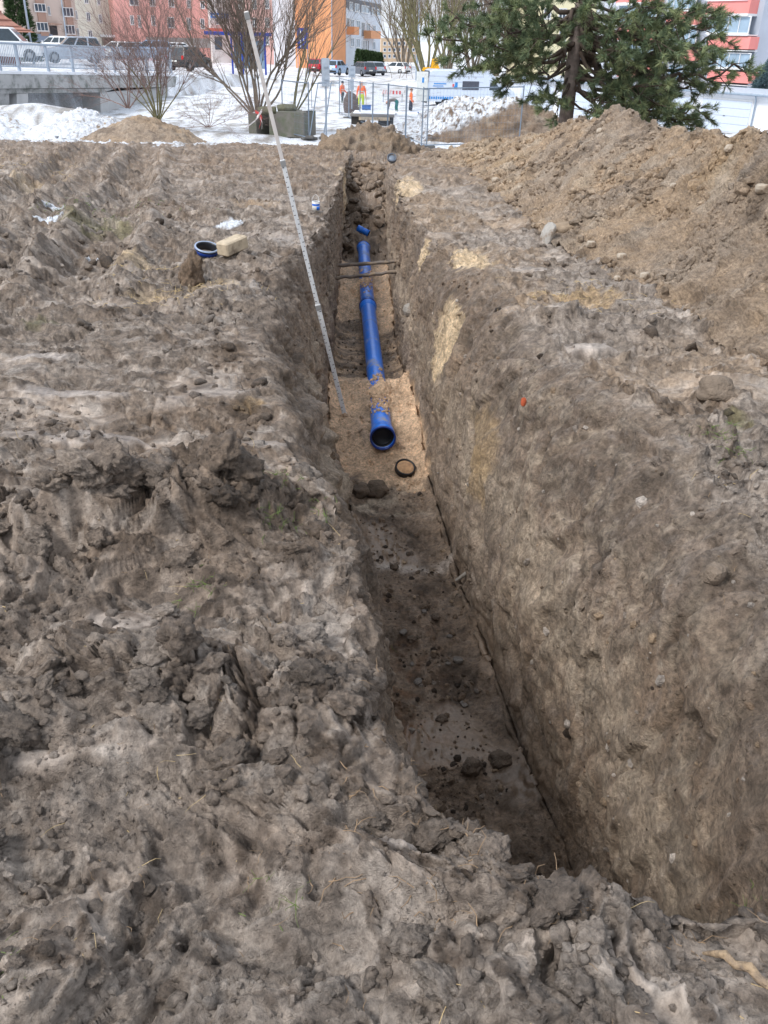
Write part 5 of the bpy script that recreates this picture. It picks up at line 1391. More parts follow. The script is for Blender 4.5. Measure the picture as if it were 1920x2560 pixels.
ribbon([(0, -.02, 0), (.06, 0, -.2), (-.02, 0, -.42)], .08, TAPE_R, 'tail'); ribbon([(.02, -.02, 0), (.1, 0, -.22), (.08, 0, -.46)], .06, TAPE_W, 'tail')

# ------------------------------------------------------------------ site fence of wire mesh panels
FENCE = mat('fence_tube', srgb(126, 140, 156), .4, .5, var=.1)
FOOT = mat('fence_foot', srgb(90, 88, 86), .9, var=.2, bump=.3)
def panel(P, Q, h, label, z0p=None, z0q=None, foot=True):
    """one hired fence panel: frame, mesh of wires, concrete foot"""
    P, Q = Vector(P), Vector(Q); root = empty('site_fence', P, label, 'fence', 'wire mesh site fence panels')
    D = Q - P; up = Vector((0, 0, 1))
    for k, b in enumerate((Vector(), D)):
        m = MB(); m.tube([b, b + up * h], .021, 8); m.build('post', FENCE, root)
    m = MB(); m.tube([up * (h - .05), D + up * (h - .05)], .02, 8); m.build('top_rail', FENCE, root)
    m = MB(); m.tube([up * .12, D + up * .12], .02, 8); m.build('bottom_rail', FENCE, root)
    m = MB(); n = int(D.length / .12)
    for k in range(1, n): b = D * (k / n); m.tube([b + up * .12, b + up * (h - .05)], .0028, 3, caps=False)
    for k in range(1, 8): z = .12 + (h - .17) * k / 8; m.tube([up * z, D + up * z], .0028, 3, caps=False)
    m.build('wire_mesh', FENCE, root)['kind'] = 'stuff'
    if foot:
        m = MB(); m.box((0, 0, .06), (.24, .62, .13), bev=.03, rz=math.atan2(D.y, D.x)); m.build('foot', FOOT, root)
def fp(px, py, d): return aty(px, py, d)
a = fp(1053, 372, 33); b = fp(1298, 346, 33.6); b.z = a.z + .12
panel(a, b, 2.0, 'wire mesh fence panel standing before the snowy heap', foot=False)
# run going away to the workers
p0, p1 = fp(1066, 372, 33.6), fp(848, 297, 56)
n = 6
for k in range(n):
    a = p0.lerp(p1, k / n); b = p0.lerp(p1, (k + .97) / n); a.z = max(a.z, fz(a.x, a.y) - .02); b.z = max(b.z, fz(b.x, b.y) - .02)
    panel(a, b, 2.0, ('nearest' , 'second', 'third', 'fourth', 'fifth', 'last')[k] + ' mesh panel of the fence run leading from the heap to the workers')
a, b = fp(773, 352, 34.6), fp(708, 338, 36.6); panel(a, b, 2.0, 'mesh fence panel beside the concrete culvert head')
a, b = fp(780, 300, 55.5), fp(848, 298, 56.5); panel(a, b, 2.0, 'mesh fence panel behind the leaning braces')
# leaning braces
for (t, b, lab) in (((795, 207), (774, 345), 'steel fence brace leaning on the panel by the culvert'), ((828, 205), (808, 347), 'steel fence brace leaning beside the tall road sign')):
    p, q = fp(*b, 34.4), fp(*t, 34.9); root = empty('fence_brace', p, lab, 'brace'); d = q - p
    m = MB(); m.tube([Vector(), d], .02, 8); m.build('strut', FENCE, root)
    m = MB(); m.tube([d, d + Vector((.32, .1, 0))], .016, 6); m.build('hook', FENCE, root)
    m = MB(); m.box((0, 0, .03), (.3, .22, .1), bev=.02); m.build('foot', FOOT, root)

# ------------------------------------------------------------------ work place beyond the heap
p = aty(932, 284, 49); root = empty('cover_plate', (p.x, p.y, p.z - .3), 'snow topped plate bridging the dark pit behind the earth heap', 'cover plate')
m = MB(); m.box((0, 0, .26), (2.3, 1.8, .12), bev=.02); m.build('plate', mat('plate_steel', srgb(120, 116, 112), .7), root)
m = MB(); m.box((.1, -.1, .36), (2.2, 1.5, .09), bev=.04); m.build('snow_cover', SNOWM, root)
m = MB(); m.box((-.75, -.2, -.5), (.7, 1.2, 1.4)); m.box((.7, -.2, -.5), (.8, 1.2, 1.4)); m.build('pit_shoring', mat('recess_shade', srgb(52, 48, 44), .9), root)  # boxes carry the pit's darkness in their colour
m = MB(); m.box((.1, -.85, .12), (1.6, .1, .16)); m.build('edge_plank', WOOD, root)
p = aty(879, 262, 66); rock('earth_heap', Vector((p.x, p.y, p.z - .15)), (.62, .5, .95), mat('umber_earth', srgb(96, 80, 70), .95, var=.3, vscale=6, bump=.8, bscale=20), 'dark upright lump of earth between two orange workers', 'earth lump', 61, jag=.2)
p = aty(982, 232, 80); root = empty('barrier_board', (p.x, p.y, fz(p.x, p.y)), 'white barrier board with red blocks before the works van', 'barrier')
hb = p.z - root.location.z
m = MB(); m.box((0, 0, hb), (1.9, .05, .62), bev=.02); m.build('board', PVC, root)
for k in range(3): m = MB(); m.box((.05 + .28 * k, -.04, hb + .03), (.13, .02, .26)); m.build('red_block', TAPE_R, root)
for k in range(4): m = MB(); m.box((-.82 + .2 * k, -.04, hb + .05), (.08, .02, .34), rot=Matrix.Rotation(R(20), 3, 'Y')); m.build('pale_stripe', mat('faded_red', srgb(226, 180, 180), .6), root)
for s in (-.8, .8): m = MB(); m.box((s, 0, hb / 2 - .1), (.06, .05, hb + .1)); m.build('leg', STEEL, root)
def crate(px, py, d, label):
    p = aty(px, py, d); root = empty('crate', (p.x, p.y, p.z), label, 'crate'); m = MB(); C_ = mat('crate_blue', srgb(52, 104, 176), .5)
    for (c, s) in (((0, 0, .02), (.6, .4, .04)), ((0, -.19, .15), (.6, .02, .26)), ((0, .19, .15), (.6, .02, .26)), ((-.29, 0, .15), (.02, .36, .26)), ((.29, 0, .15), (.02, .36, .26))): m.box(c, s)
    m.build('tub', C_, root); m = MB(); m.box((0, -.205, .27), (.62, .03, .03)); m.box((0, .205, .27), (.62, .03, .03)); m.build('rim', C_, root)
crate(916, 274, 63, 'blue plastic crate beside the worker in yellow trousers'); crate(1036, 291, 66, 'blue plastic crate beside the open van door')
for k, (px, py) in enumerate(((960, 287), (1012, 289))):
    p = aty(px, py, 60); m = MB(); m.box((0, 0, .1), (1.7, .9, .2), bev=.04); tag(m.build('board_stack', SNOWM, None, p), ('snow covered stack of boards beside the bending worker', 'snow covered boards at the feet of the worker by the van')[k], 'boards')

# ------------------------------------------------------------------ workers
def human(root, joints, regions, name='body'):
    """joints: name -> (x,y,z,r); bones between; one skinned surface, faces coloured by nearest joint"""
    bones = [('pelvis', 'waist'), ('waist', 'chest'), ('chest', 'neck'), ('neck', 'head'), ('head', 'crown'), ('chest', 'shl'), ('shl', 'ell'), ('ell', 'wrl'), ('wrl', 'hal'), ('chest', 'shr'), ('shr', 'elr'), ('elr', 'wrr'), ('wrr', 'har'),
             ('pelvis', 'hil'), ('hil', 'knl'), ('knl', 'anl'), ('anl', 'tol'), ('pelvis', 'hir'), ('hir', 'knr'), ('knr', 'anr'), ('anr', 'tor')]
    names = list(joints); idx = {n: i for i, n in enumerate(names)}
    me = bpy.data.meshes.new('skel'); me.from_pydata([joints[n][:3] for n in names], [(idx[a], idx[b]) for a, b in bones], []); me.update()
    o = bpy.data.objects.new('skel', me); col.objects.link(o)
    sk = o.modifiers.new('s', 'SKIN'); sk.use_smooth_shade = True
    for n in names:
        v = me.skin_vertices[0].data[idx[n]]; r = joints[n][3]; v.radius = (r, r * (joints[n][4] if len(joints[n]) > 4 else 1)); v.use_root = (n == 'pelvis')
    sb = o.modifiers.new('u', 'SUBSURF'); sb.levels = 2; sb.render_levels = 2
    dg = bpy.context.evaluated_depsgraph_get(); out = bpy.data.meshes.new_from_object(o.evaluated_get(dg)); bpy.data.objects.remove(o)
    out.materials.clear(); ms = []
    for (mt, js) in regions:
        if mt not in ms: ms.append(mt); out.materials.append(mt)
    jr = {j: ms.index(mt) for mt, js in regions for j in js}
    # sample points along bones decide the garment
    S = []
    for a, b in bones:
        for t in np.linspace(0, 1, 7): S.append((np.array(joints[a][:3]) * (1 - t) + np.array(joints[b][:3]) * t, jr[a if t < .5 else b]))
    SP = np.array([s[0] for s in S]); SI = np.array([s[1] for s in S])
    for f in out.polygons:
        c = np.array(f.center); f.material_index = int(SI[np.argmin(((SP - c) ** 2).sum(1))]); f.use_smooth = True
    return link_mesh(name, out, None, root)
ORANGE_J = mat('hi_vis_orange', srgb(250, 112, 30), .6, var=.12, vscale=5); YEL_T = mat('hi_vis_yellow', srgb(206, 226, 30), .6, var=.1); NAVY_T = mat('navy_trousers', srgb(40, 44, 60), .8, var=.15); DARK_T = mat('dark_trousers', srgb(52, 62, 62), .8, var=.15)
TEAL_T = mat('teal_trousers', srgb(14, 104, 104), .75, var=.12); GREYJ = mat('grey_jacket', srgb(112, 104, 100), .85, var=.2); SKINM = mat('skin', srgb(204, 152, 126), .6, var=.05); BOOT = mat('work_boot', srgb(62, 56, 50), .8); HAT = mat('knit_hat', srgb(26, 32, 46), .9); REFL = mat('reflective', srgb(206, 210, 200), .4); HELM = mat('pale_helmet', srgb(226, 200, 186), .4)
def standing(px, py, d, rz, label, jacket, trous, hat, armr=(.30, -.05), arml=(-.30, -.05), stride=.06, refl_legs=True, lower=None):
    p = aty(px, py, d); root = empty('person', (p.x, p.y, p.z), label, 'person', None, rz)
    s = stride
    J = dict(pelvis=(0, 0, .95, .155, .8), waist=(0, 0, 1.08, .15, .8), chest=(0, .01, 1.32, .18, .8), neck=(0, 0, 1.5, .065), head=(0, -.02, 1.62, .095), crown=(0, -.01, 1.72, .075),
             shl=(-.20, 0, 1.42, .085), ell=(-.27, .03, 1.15, .062), wrl=(arml[0], arml[1], .92, .045), hal=(arml[0], arml[1] - .03, .83, .042),
             shr=(.20, 0, 1.42, .085), elr=(.27, .03, 1.15, .062), wrr=(armr[0], armr[1], .92, .045), har=(armr[0], armr[1] - .03, .83, .042),
             hil=(-.10, 0, .86, .115), knl=(-.12, -s, .5, .085), anl=(-.12, s * .3, .10, .062), tol=(-.13, -.14 + s * .3, .05, .05),
             hir=(.10, 0, .86, .115), knr=(.12, s, .5, .085), anr=(.12, s * 1.2, .10, .062), tor=(.13, -.14 + s * 1.2, .05, .05))
    lw = lower or trous
    human(root, J, [(jacket, ('waist', 'chest', 'shl', 'ell', 'wrl', 'shr', 'elr', 'wrr')), (trous, ('pelvis', 'hil', 'hir', 'knl', 'knr')), (lw, ('anl', 'anr')), (BOOT, ('tol', 'tor')), (SKINM, ('neck', 'head', 'hal', 'har')), (hat, ('crown',))])
    m = MB(); m.lathe([(.10, 1.66), (.112, 1.665), (.108, 1.73), (.075, 1.785), (.001, 1.80)], 16, Matrix.Translation((0, -.012, 0))); m.build('hat', hat, root)
    m = MB(); m.lathe([(.0985, 1.63), (.0985, 1.665)], 12); 
    for z in (1.16, 1.02):
        m = MB(); m.lathe([(.198, z - .025), (.202, z), (.198, z + .025)], 24, Matrix.Scale(.82, 4, (0, 1, 0))); m.build('reflective_band', REFL, root)
    if refl_legs:
        for sx, kx in ((-1, J['knl']), (1, J['knr'])):
            for dz in (-.16, -.26):
                m = MB(); m.lathe([(.094, -.02), (.096, 0), (.094, .02)], 14, Matrix.Translation((kx[0], kx[1] * .6, .5 + dz))); m.build('reflective_band', REFL, root)
    # face: nose, eyes
    m = MB(); m.blob((0, -.118, 1.615), (.014, .022, .022), 3, .05, 1); m.build('nose', SKINM, root)
    for sx in (-1, 1): m = MB(); m.blob((sx * .036, -.103, 1.64), (.012, .008, .008), 4, .02, 1); m.build('eye', INK, root)
    for sx in (-1, 1):
        h = J['hal'] if sx < 0 else J['har']
        for k in range(4):
            m = MB(); x = h[0] + (k - 1.5) * .017; m.tube([(x, h[1], h[2] - .02), (x, h[1] - .015, h[2] - .07), (x, h[1] - .035, h[2] - .10)], [.011, .010, .008], 6); m.build('finger', SKINM, root)
        m = MB(); m.tube([(h[0] - sx * .03, h[1] - .01, h[2] + .02), (h[0] - sx * .05, h[1] - .04, h[2] - .03)], [.012, .009], 6); m.build('thumb', SKINM, root)
    return root
w1 = standing(856, 264, 76, R(60), 'worker in orange jacket, dark cap and dark trousers turned aside', ORANGE_J, DARK_T, HAT, armr=(.32, -.22), stride=.10)
w2 = standing(903, 276, 63, R(0), 'worker in orange jacket and yellow trousers facing the trench', ORANGE_J, YEL_T, HELM, lower=mat('mud_legs', srgb(120, 112, 92), .85))
w4 = standing(1026, 287, 70, R(100), 'worker in orange vest and navy trousers at the open van door', ORANGE_J, NAVY_T, mat('hair_brown', srgb(120, 90, 70), .8), armr=(.30, -.25), stride=.05, refl_legs=False)
# the bending worker
p = aty(990, 287, 67); root = empty('person', (p.x, p.y, p.z), 'worker in grey jacket and teal trousers bending down beside the van', 'person', None, R(-90))
J = dict(pelvis=(0, .05, .92, .16, .85), waist=(0, -.10, .98, .155, .85), chest=(0, -.40, .98, .18, .8), neck=(0, -.60, .88, .065), head=(0, -.68, .78, .095), crown=(0, -.74, .70, .075),
         shl=(-.20, -.48, .93, .085), ell=(-.24, -.52, .66, .062), wrl=(-.20, -.58, .42, .045), hal=(-.19, -.60, .33, .042), shr=(.20, -.48, .93, .085), elr=(.24, -.50, .66, .062), wrr=(.22, -.55, .42, .045), har=(.21, -.57, .33, .042),
         hil=(-.11, .06, .84, .12), knl=(-.13, -.04, .48, .09), anl=(-.13, .06, .1, .065), tol=(-.14, -.1, .05, .05), hir=(.11, .06, .84, .12), knr=(.13, .02, .48, .09), anr=(.13, .12, .1, .065), tor=(.14, -.04, .05, .05))
human(root, J, [(GREYJ, ('waist', 'chest', 'shl', 'ell', 'wrl', 'shr', 'elr', 'wrr')), (TEAL_T, ('pelvis', 'hil', 'hir', 'knl', 'knr', 'anl', 'anr')), (BOOT, ('tol', 'tor')), (SKINM, ('neck', 'head', 'hal', 'har')), (HAT, ('crown',))])
for sx, yy in ((-1, -.04), (1, .03)):
    for z in (.30, .22): m = MB(); m.lathe([(.088, -.02), (.09, 0), (.088, .02)], 14, Matrix.Translation((sx * .13, yy + .04, z))); m.build('reflective_band', REFL, root)
for sx in (-1, 1):
    h = J['hal'] if sx < 0 else J['har']
    for k in range(4): m = MB(); x = h[0] + (k - 1.5) * .017; m.tube([(x, h[1], h[2] - .02), (x, h[1] - .015, h[2] - .07), (x, h[1] + .01, h[2] - .10)], [.011, .010, .008], 6); m.build('finger', SKINM, root)
    m = MB(); m.tube([(h[0] - sx * .03, h[1] - .01, h[2] + .02), (h[0] - sx * .05, h[1] - .04, h[2] - .03)], [.012, .009], 6); m.build('thumb', SKINM, root)
# tool in the yellow-trousered worker's hand
p = w2.location; m = MB(); m.tube([(0, 0, .12), (0, 0, 1.12)], .018, 8)
root = empty('shovel', (p.x + .33, p.y - .12, p.z - .1), 'shovel held upright by the worker in yellow trousers', 'shovel'); m.build('shaft', WOOD, root)
m = MB(); m.prism([(-.1, 0), (.1, 0), (.12, .22), (-.12, .22)], -.012, .012); m.build('blade', STEEL, root)

# =================================================================== TREES AND SHRUBS
def tubes(segs, n=4):
    """segs: list of (p0, p1, r0, r1) -> verts, quads (numpy)"""
    A = np.array([s[0] for s in segs], np.float32); B = np.array([s[1] for s in segs], np.float32)
    r0 = np.array([s[2] for s in segs], np.float32); r1 = np.array([s[3] for s in segs], np.float32)
    T = B - A; T /= np.linalg.norm(T, axis=1)[:, None] + 1e-9
    up = np.where(np.abs(T[:, 2:3]) < .9, np.array([[0, 0, 1.]]), np.array([[1., 0, 0]]))
    S = np.cross(T, up); S /= np.linalg.norm(S, axis=1)[:, None] + 1e-9; O = np.cross(T, S)
    V = []
    for k in range(n):
        a = 2 * math.pi * k / n; d = S * math.cos(a) + O * math.sin(a); V.append(A + d * r0[:, None]); 
    for k in range(n):
        a = 2 * math.pi * k / n; d = S * math.cos(a) + O * math.sin(a); V.append(B + d * r1[:, None])
    V = np.stack(V, 1); N_ = len(segs)
    base = (np.arange(N_) * 2 * n)[:, None]
    Q = [np.concatenate([base + k, base + (k + 1) % n, base + n + (k + 1) % n, base + n + k], 1) for k in range(n)]
    return V.reshape(-1, 3), np.concatenate(Q)
def seg_part(name, segs, m_, parent, n=4):
    V, Q = tubes(segs, n); return link_mesh(name, np_mesh(name, V, Q, m_, True), None, parent)
class Grow:
    def __init__(s, seed, seg=.4): s.seg = seg; s.r = random.Random(seed); s.thick, s.thin = [], []
    def branch(s, p, d, L, r, lev, maxlev, spread, up, nk, cut=.02):
        n = max(3, int(L / s.seg)); step = L / n; d = d.normalized(); rr = r
        pts = [p.copy()]
        for i in range(n):
            d = (d + Vector((s.r.gauss(0, .10), s.r.gauss(0, .10), s.r.gauss(0, .07) + up * .05))).normalized()
            q = p + d * step; r2 = r * (1 - .72 * (i + 1) / n)
            (s.thick if rr > cut else s.thin).append((tuple(p), tuple(q), rr, max(r2, .0022)))
            p = q; rr = max(r2, .0022); pts.append(p.copy())
            if lev < maxlev and i >= n * .2:
                for _ in range(nk):
                    if s.r.random() < .62:
                        side = Vector((s.r.gauss(0, 1), s.r.gauss(0, 1), s.r.gauss(0, .6))); side = (side - d * side.dot(d)).normalized()
                        nd = (d + side * s.r.uniform(.35, .9) * spread + Vector((0, 0, up * .25))).normalized()
                        s.branch(p, nd, L * s.r.uniform(.28, .52), max(rr * .55, .003), lev + 1, maxlev, spread, up, nk, cut)
BARK = mat('grey_bark', srgb(128, 117, 104), .9, var=.25, vscale=5, bump=.4)
BARK_G = mat('olive_bark', srgb(118, 112, 80), .9, var=.25, vscale=4)
TWIG = mat('brown_twig', srgb(128, 114, 103), .9, var=.2); TWIG_R = mat('red_twig', srgb(132, 110, 103), .9, var=.2); TWIG_P = mat('pale_twig', srgb(158, 142, 126), .9, var=.2)
def bare_tree(name, base, stems, label, seed, barkm, twigm, maxlev=3, spread=1.0, up=.6, nk=2, cat='tree', group=None, cut=.02, seg=.4):
    root = empty(name, base, label, cat, group); g = Grow(seed, seg)
    for (d, L, r) in stems: g.branch(Vector((0, 0, 0)) + Vector((d[0], d[1], 0)) * .05, Vector(d), L, r, 1, maxlev, spread, up, nk, cut)
    if g.thick: seg_part('trunk' if len(stems) < 4 else 'stems', g.thick, barkm, root, 5)
    if g.thin: seg_part('crown', g.thin, twigm, root, 3)
    return root
# spreading many-stemmed tree by the culvert
b0 = aty(640, 292, 39); rr = random.Random(4)
def stems_to(base, d, targets, r0, jit=.4):
    out = []
    for (px, py) in targets:
        t = aty(px, py, d + rr.uniform(-jit, jit) * 3); v = t - base; out.append((tuple(v), v.length * 1.12, r0 * rr.uniform(.75, 1.15)))
    return out
bare_tree('bare_tree', b0, stems_to(b0, 39, ((420, 20), (470, -30), (520, -60), (560, -40), (600, -80), (640, -60), (680, -90), (720, -50), (760, -30), (800, 30), (850, 20), (580, 60), (700, 40), (500, 90)), .052), 'many stemmed leafless tree spreading above the culvert', 11, BARK, TWIG, 3, .8, .5, 4, seg=.34)
b1 = aty(728, 290, 38.5)
bare_tree('bare_tree', b1, stems_to(b1, 38.5, ((830, 120), (862, 60), (790, 60), (760, 20), (880, 110)), .045), 'smaller leafless tree arching right beside the culvert wall', 12, BARK_G, TWIG, 3, .7, .5, 2)
# bush left, tangled and reddish
b2 = aty(395, 300, 36)
bare_tree('leafless_bush', b2, stems_to(b2, 36, ((300, 120), (330, 60), (370, 20), (400, -10), (440, 10), (350, 160), (280, 190), (430, 80), (415, 140), (460, 60), (350, 90), (310, 40), (480, 130), (390, 90)), .03), 'tall tangled leafless bush before the bridge end', 13, BARK_G, TWIG_R, 3, 1.0, .35, 4, 'bush', seg=.3)
b3 = aty(320, 270, 37)
bare_tree('leafless_bush', b3, stems_to(b3, 37, ((240, 150), (260, 190), (300, 170), (340, 140), (370, 190), (230, 220), (270, 130), (310, 110), (350, 170), (290, 210), (400, 160)), .022), 'low reddish twiggy bush against the bridge', 14, TWIG_R, TWIG_R, 3, 1.2, .1, 5, 'bush', seg=.26)
b4 = aty(520, 318, 34.5)
bare_tree('leafless_bush', b4, stems_to(b4, 34.5, ((460, 280), (490, 262), (530, 255), (570, 270), (600, 300), (440, 300), (510, 270), (550, 262), (480, 290)), .016), 'low heap of dark twigs lying on snow by the culvert', 15, TWIG_R, TWIG_R, 3, 1.3, -.1, 5, 'bush', seg=.2)
# row of bare trees far behind
for k, (px, py, d, top, sp, sd, lab) in enumerate(((1066, 215, 96, -60, 95, 21, 'olive barked leafless tree rising behind the open van door'), (1120, 190, 125, -70, 90, 22, 'leafless tree behind the yellow excavator arm'), (1180, 190, 130, -80, 90, 23, 'leafless tree behind the roof of the works van'),
                                 (1240, 190, 128, -70, 90, 24, 'leafless tree half hidden by the left pine bough'), (1310, 190, 126, -60, 80, 25, 'leafless tree between the pine and works van'), (1010, 188, 140, -50, 80, 26, 'leafless tree beside the grey white building'), (1375, 195, 130, -40, 70, 27, 'leafless tree behind the pine trunk'))):
    b = aty(px, py, d); ts = [(px + sp * t, top + 50 * abs(t) * 1.4) for t in (-1, -.72, -.45, -.2, 0, .2, .45, .72, 1)]
    st = stems_to(b, d, ts, .15 if k else .17)
    bare_tree('bare_tree', b, st, lab, sd, BARK_G if k == 0 else BARK, TWIG_P if k else TWIG, 3, .75, .6, 3, seg=.8, group='bare trees beyond the works')
# thicket low behind the van: greyish brown mass
g = Grow(31); root = empty('thicket', aty(1240, 180, 110), 'grey brown thicket of bare brush behind the works van', 'thicket')
for k in range(46):
    b = Vector((-12 + 24 * (k + .5) / 46 + g.r.uniform(-.3, .3), g.r.uniform(-2, 2), -.9)); g.branch(b, Vector((g.r.gauss(0, .25), g.r.gauss(0, .2), 1)), g.r.uniform(2.2, 3.6), .03, 1, 2, 1.0, .4, 3)
seg_part('stems', g.thick, TWIG, root, 4); seg_part('crown', g.thin, mat('brush_twig', srgb(136, 122, 106), .9, var=.2), root, 3)

# ---- conifers
def leaf_cards(centres, dirs, n, L, w, rng, spread=.9):
    """needles: thin long triangles fanned round each shoot"""
    C = np.repeat(centres, n, 0); D = np.repeat(dirs, n, 0); N_ = len(C)
    rnd = rng.normal(size=(N_, 3)).astype(np.float32); d = D + rnd * spread * .55; d /= np.linalg.norm(d, axis=1)[:, None]
    s = np.cross(d, rng.normal(size=(N_, 3))); s /= np.linalg.norm(s, axis=1)[:, None] + 1e-6
    l = L * rng.uniform(.7, 1.15, (N_, 1)); off = D * rng.uniform(-.5, .35, (N_, 1)) * L
    a = C + off
    V = np.stack([a - s * w, a + s * w, a + d * l], 1).reshape(-1, 3); T = np.arange(N_ * 3).reshape(-1, 3)
    return V, T
NEEDLE = mat('pine_needle', srgb(98, 114, 86), .7, var=.45, vscale=2.2, spec=.3)
NEEDLE_L = mat('pine_needle_light', srgb(136, 146, 106), .7, var=.35, vscale=2.6, spec=.3)
def pine():
    d0 = 23.5; base = aty(1408, 345, d0); base.z = -1.3
    rng = np.random.RandomState(5); r = random.Random(9)
    root = empty('pine_tree', base, 'dark green pine with a leaning grey trunk behind the spoil heap', 'tree')
    tp = [base, aty(1418, 270, d0), aty(1428, 190, d0), aty(1440, 100, d0), aty(1452, 20, d0), aty(1462, -60, d0), aty(1470, -190, d0), aty(1475, -420, d0)]
    m = MB(); m.tube([p - base for p in tp], [.20, .175, .165, .155, .145, .13, .10, .04], 14); m.build('trunk', mat('pine_bark', srgb(140, 128, 122), .95, var=.3, vscale=9, bump=.9, bscale=22), root)
    # boughs: (leave trunk at py, tip px, py, depth offset)
    B = []
    for (y0, px, py, dd) in ((60, 1110, 88, -.6), (40, 1125, 40, .4), (30, 1180, -20, .8), (80, 1150, 120, -.9), (110, 1215, 150, .5), (120, 1260, 120, -1.2), (70, 1230, 60, -1.4), (100, 1330, 110, -1.6), (150, 1275, 190, .8), (160, 1335, 175, -1.0), (20, 1290, 10, -1.5), (10, 1340, 40, -1.8),
                             (170, 1355, 235, -.6), (200, 1390, 262, -1.2), (230, 1480, 275, -1.0), (140, 1560, 180, .6), (150, 1620, 230, -.6), (160, 1700, 275, -.4), (170, 1720, 300, .2), (120, 1640, 250, -1.4), (110, 1760, 265, -.2), (120, 1740, 210, .6), (90, 1850, 175, -.1), (100, 1790, 160, .8), (80, 1800, 95, -.6), (70, 1775, 60, .5), (60, 1740, 120, -1.2), (50, 1690, 60, -1.5), (40, 1640, 100, -1.6), (30, 1720, 10, -.8), (20, 1790, 20, .4), (10, 1560, 60, -1.8), (60, 1540, 120, -1.7), (100, 1590, 160, -1.5), (0, 1610, 10, -1.4), (-20, 1690, -40, 0), (-30, 1560, -50, -1.2), (-30, 1280, -50, -.5), (-40, 1400, -40, -1.6), (-20, 1480, 20, -1.9),
                             (190, 1530, 250, -1.3), (200, 1580, 290, -.8), (210, 1660, 262, -1.1), (180, 1640, 205, -1.6), (60, 1380, 150, 1.4), (80, 1520, 60, 1.8), (90, 1650, 140, 1.8), (40, 1250, 60, 1.8), (-90, 1350, -120, 0), (-100, 1580, -140, .5), (-130, 1460, -170, -1), (-150, 1650, -120, 0)):
        B.append((y0, aty(px, py, d0 + dd)))
    segs, cen, dirs = [], [], []
    for (y0, tip) in B:
        k = np.interp(y0, [-420, -190, -60, 20, 100, 190, 270, 345], [7, 6, 5, 4, 3, 2, 1, 0]); i = int(min(k, 6)); st = tp[i].lerp(tp[i + 1], k - i)
        v = tip - st; L = v.length; n = max(6, int(L / .22)); p = st; rad = .03 + .012 * L
        sagv = Vector((0, 0, -.12 * L))
        pts = [st + v * (j / n) + sagv * math.sin(math.pi * j / n) + Vector((r.gauss(0, .03), r.gauss(0, .03), r.gauss(0, .03))) * min(j, 3) for j in range(n + 1)]
        for j in range(n):
            segs.append((pts[j] - base, pts[j + 1] - base, rad * (1 - .75 * j / n), rad * (1 - .75 * (j + 1) / n)))
            if j >= n * .34:
                for _ in range(3):
                    dv = (v.normalized() * r.uniform(.3, 1) + Vector((r.gauss(0, .8), r.gauss(0, .8), r.gauss(0, .5)))).normalized(); l = r.uniform(.25, .62)
                    e = pts[j + 1] + dv * l; segs.append((pts[j + 1] - base, e - base, .012, .006))
                    for q in range(3):
                        dq = (dv + Vector((r.gauss(0, .5), r.gauss(0, .5), r.gauss(0, .35) + .25))).normalized(); c = pts[j + 1].lerp(e, r.uniform(.45, 1)) + dq * .10
                        cen.append(c - base); dirs.append(dq)
                    cen.append(e - base); dirs.append(dv)
        for q in range(5):
            dq = (v.normalized() + Vector((r.gauss(0, .5), r.gauss(0, .5), r.gauss(0, .4) + .3))).normalized(); cen.append(pts[-1] + dq * .12 - base); dirs.append(dq)
    seg_part('branches', segs, mat('pine_branch', srgb(84, 72, 64), .9, var=.3), root, 5)
    cen, dirs = np.array(cen, np.float32), np.array(dirs, np.float32); pick = rng.rand(len(cen)) < .62
    for sel, mm, nm in ((pick, NEEDLE, 'crown'), (~pick, NEEDLE_L, 'crown')):
        V, T = leaf_cards(cen[sel], dirs[sel], 36, .17, .0068, rng, 1.0)
        link_mesh(nm, np_mesh(nm, V, T, mm, False), None, root)
    print('pine tufts', len(cen))
pine()
def conifer(name, base, h, rad, label, seed, m_, dens=300, group=None, cat='tree', nl=.16, shape=1.0):
    rng = np.random.RandomState(seed); root = empty(name, base, label, cat, group)
    t = rng.rand(dens) ** .8; a = rng.rand(dens) * 2 * math.pi; rr_ = rad * (1 - t) ** shape * rng.uniform(.55, 1.0, dens)
    c = np.stack([rr_ * np.cos(a), rr_ * np.sin(a), .1 + t * h * .97], 1).astype(np.float32); d = np.stack([np.cos(a), np.sin(a), np.full(dens, .35)], 1).astype(np.float32)
    V, T = leaf_cards(c, d, 26, nl, nl * .10, rng, 1.0); link_mesh('crown', np_mesh('crown', V, T, m_, False), None, root)
    m = MB(); m.tube([(0, 0, 0), (0, 0, h * .9)], [rad * .12, .01], 6); m.build('trunk', BARK, root)
THUJA = mat('thuja_green', srgb(62, 84, 46), .8, var=.3, vscale=3)
for k in range(9):
    p = aty(895 + k * 7, 166, 132 + k * .8); conifer('thuja', (p.x, p.y, -2.75), aty(900, 127 + 1.2 * k, 132).z + 2.9, .55, 'slim dark green thuja in the clipped hedge before the grey building', 40 + k, THUJA, 220, 'thujas of the hedge', nl=.3, shape=.5)
p = aty(1912, 240, 72); conifer('spruce', (p.x, p.y, -3.0), aty(1912, 140, 72).z + 3.0, 1.9, 'blue grey spruce standing behind the garages', 60, mat('blue_spruce', srgb(92, 116, 122), .8, var=.25, vscale=2), 1100, nl=.28, shape=.9)
p = aty(44, 40, 80); conifer('evergreen', (p.x, p.y, -1.0), aty(44, -90, 80).z + 1.0, 1.5, 'dark evergreen behind the tiled kiosk roof', 61, THUJA, 900, nl=.3, shape=.6)

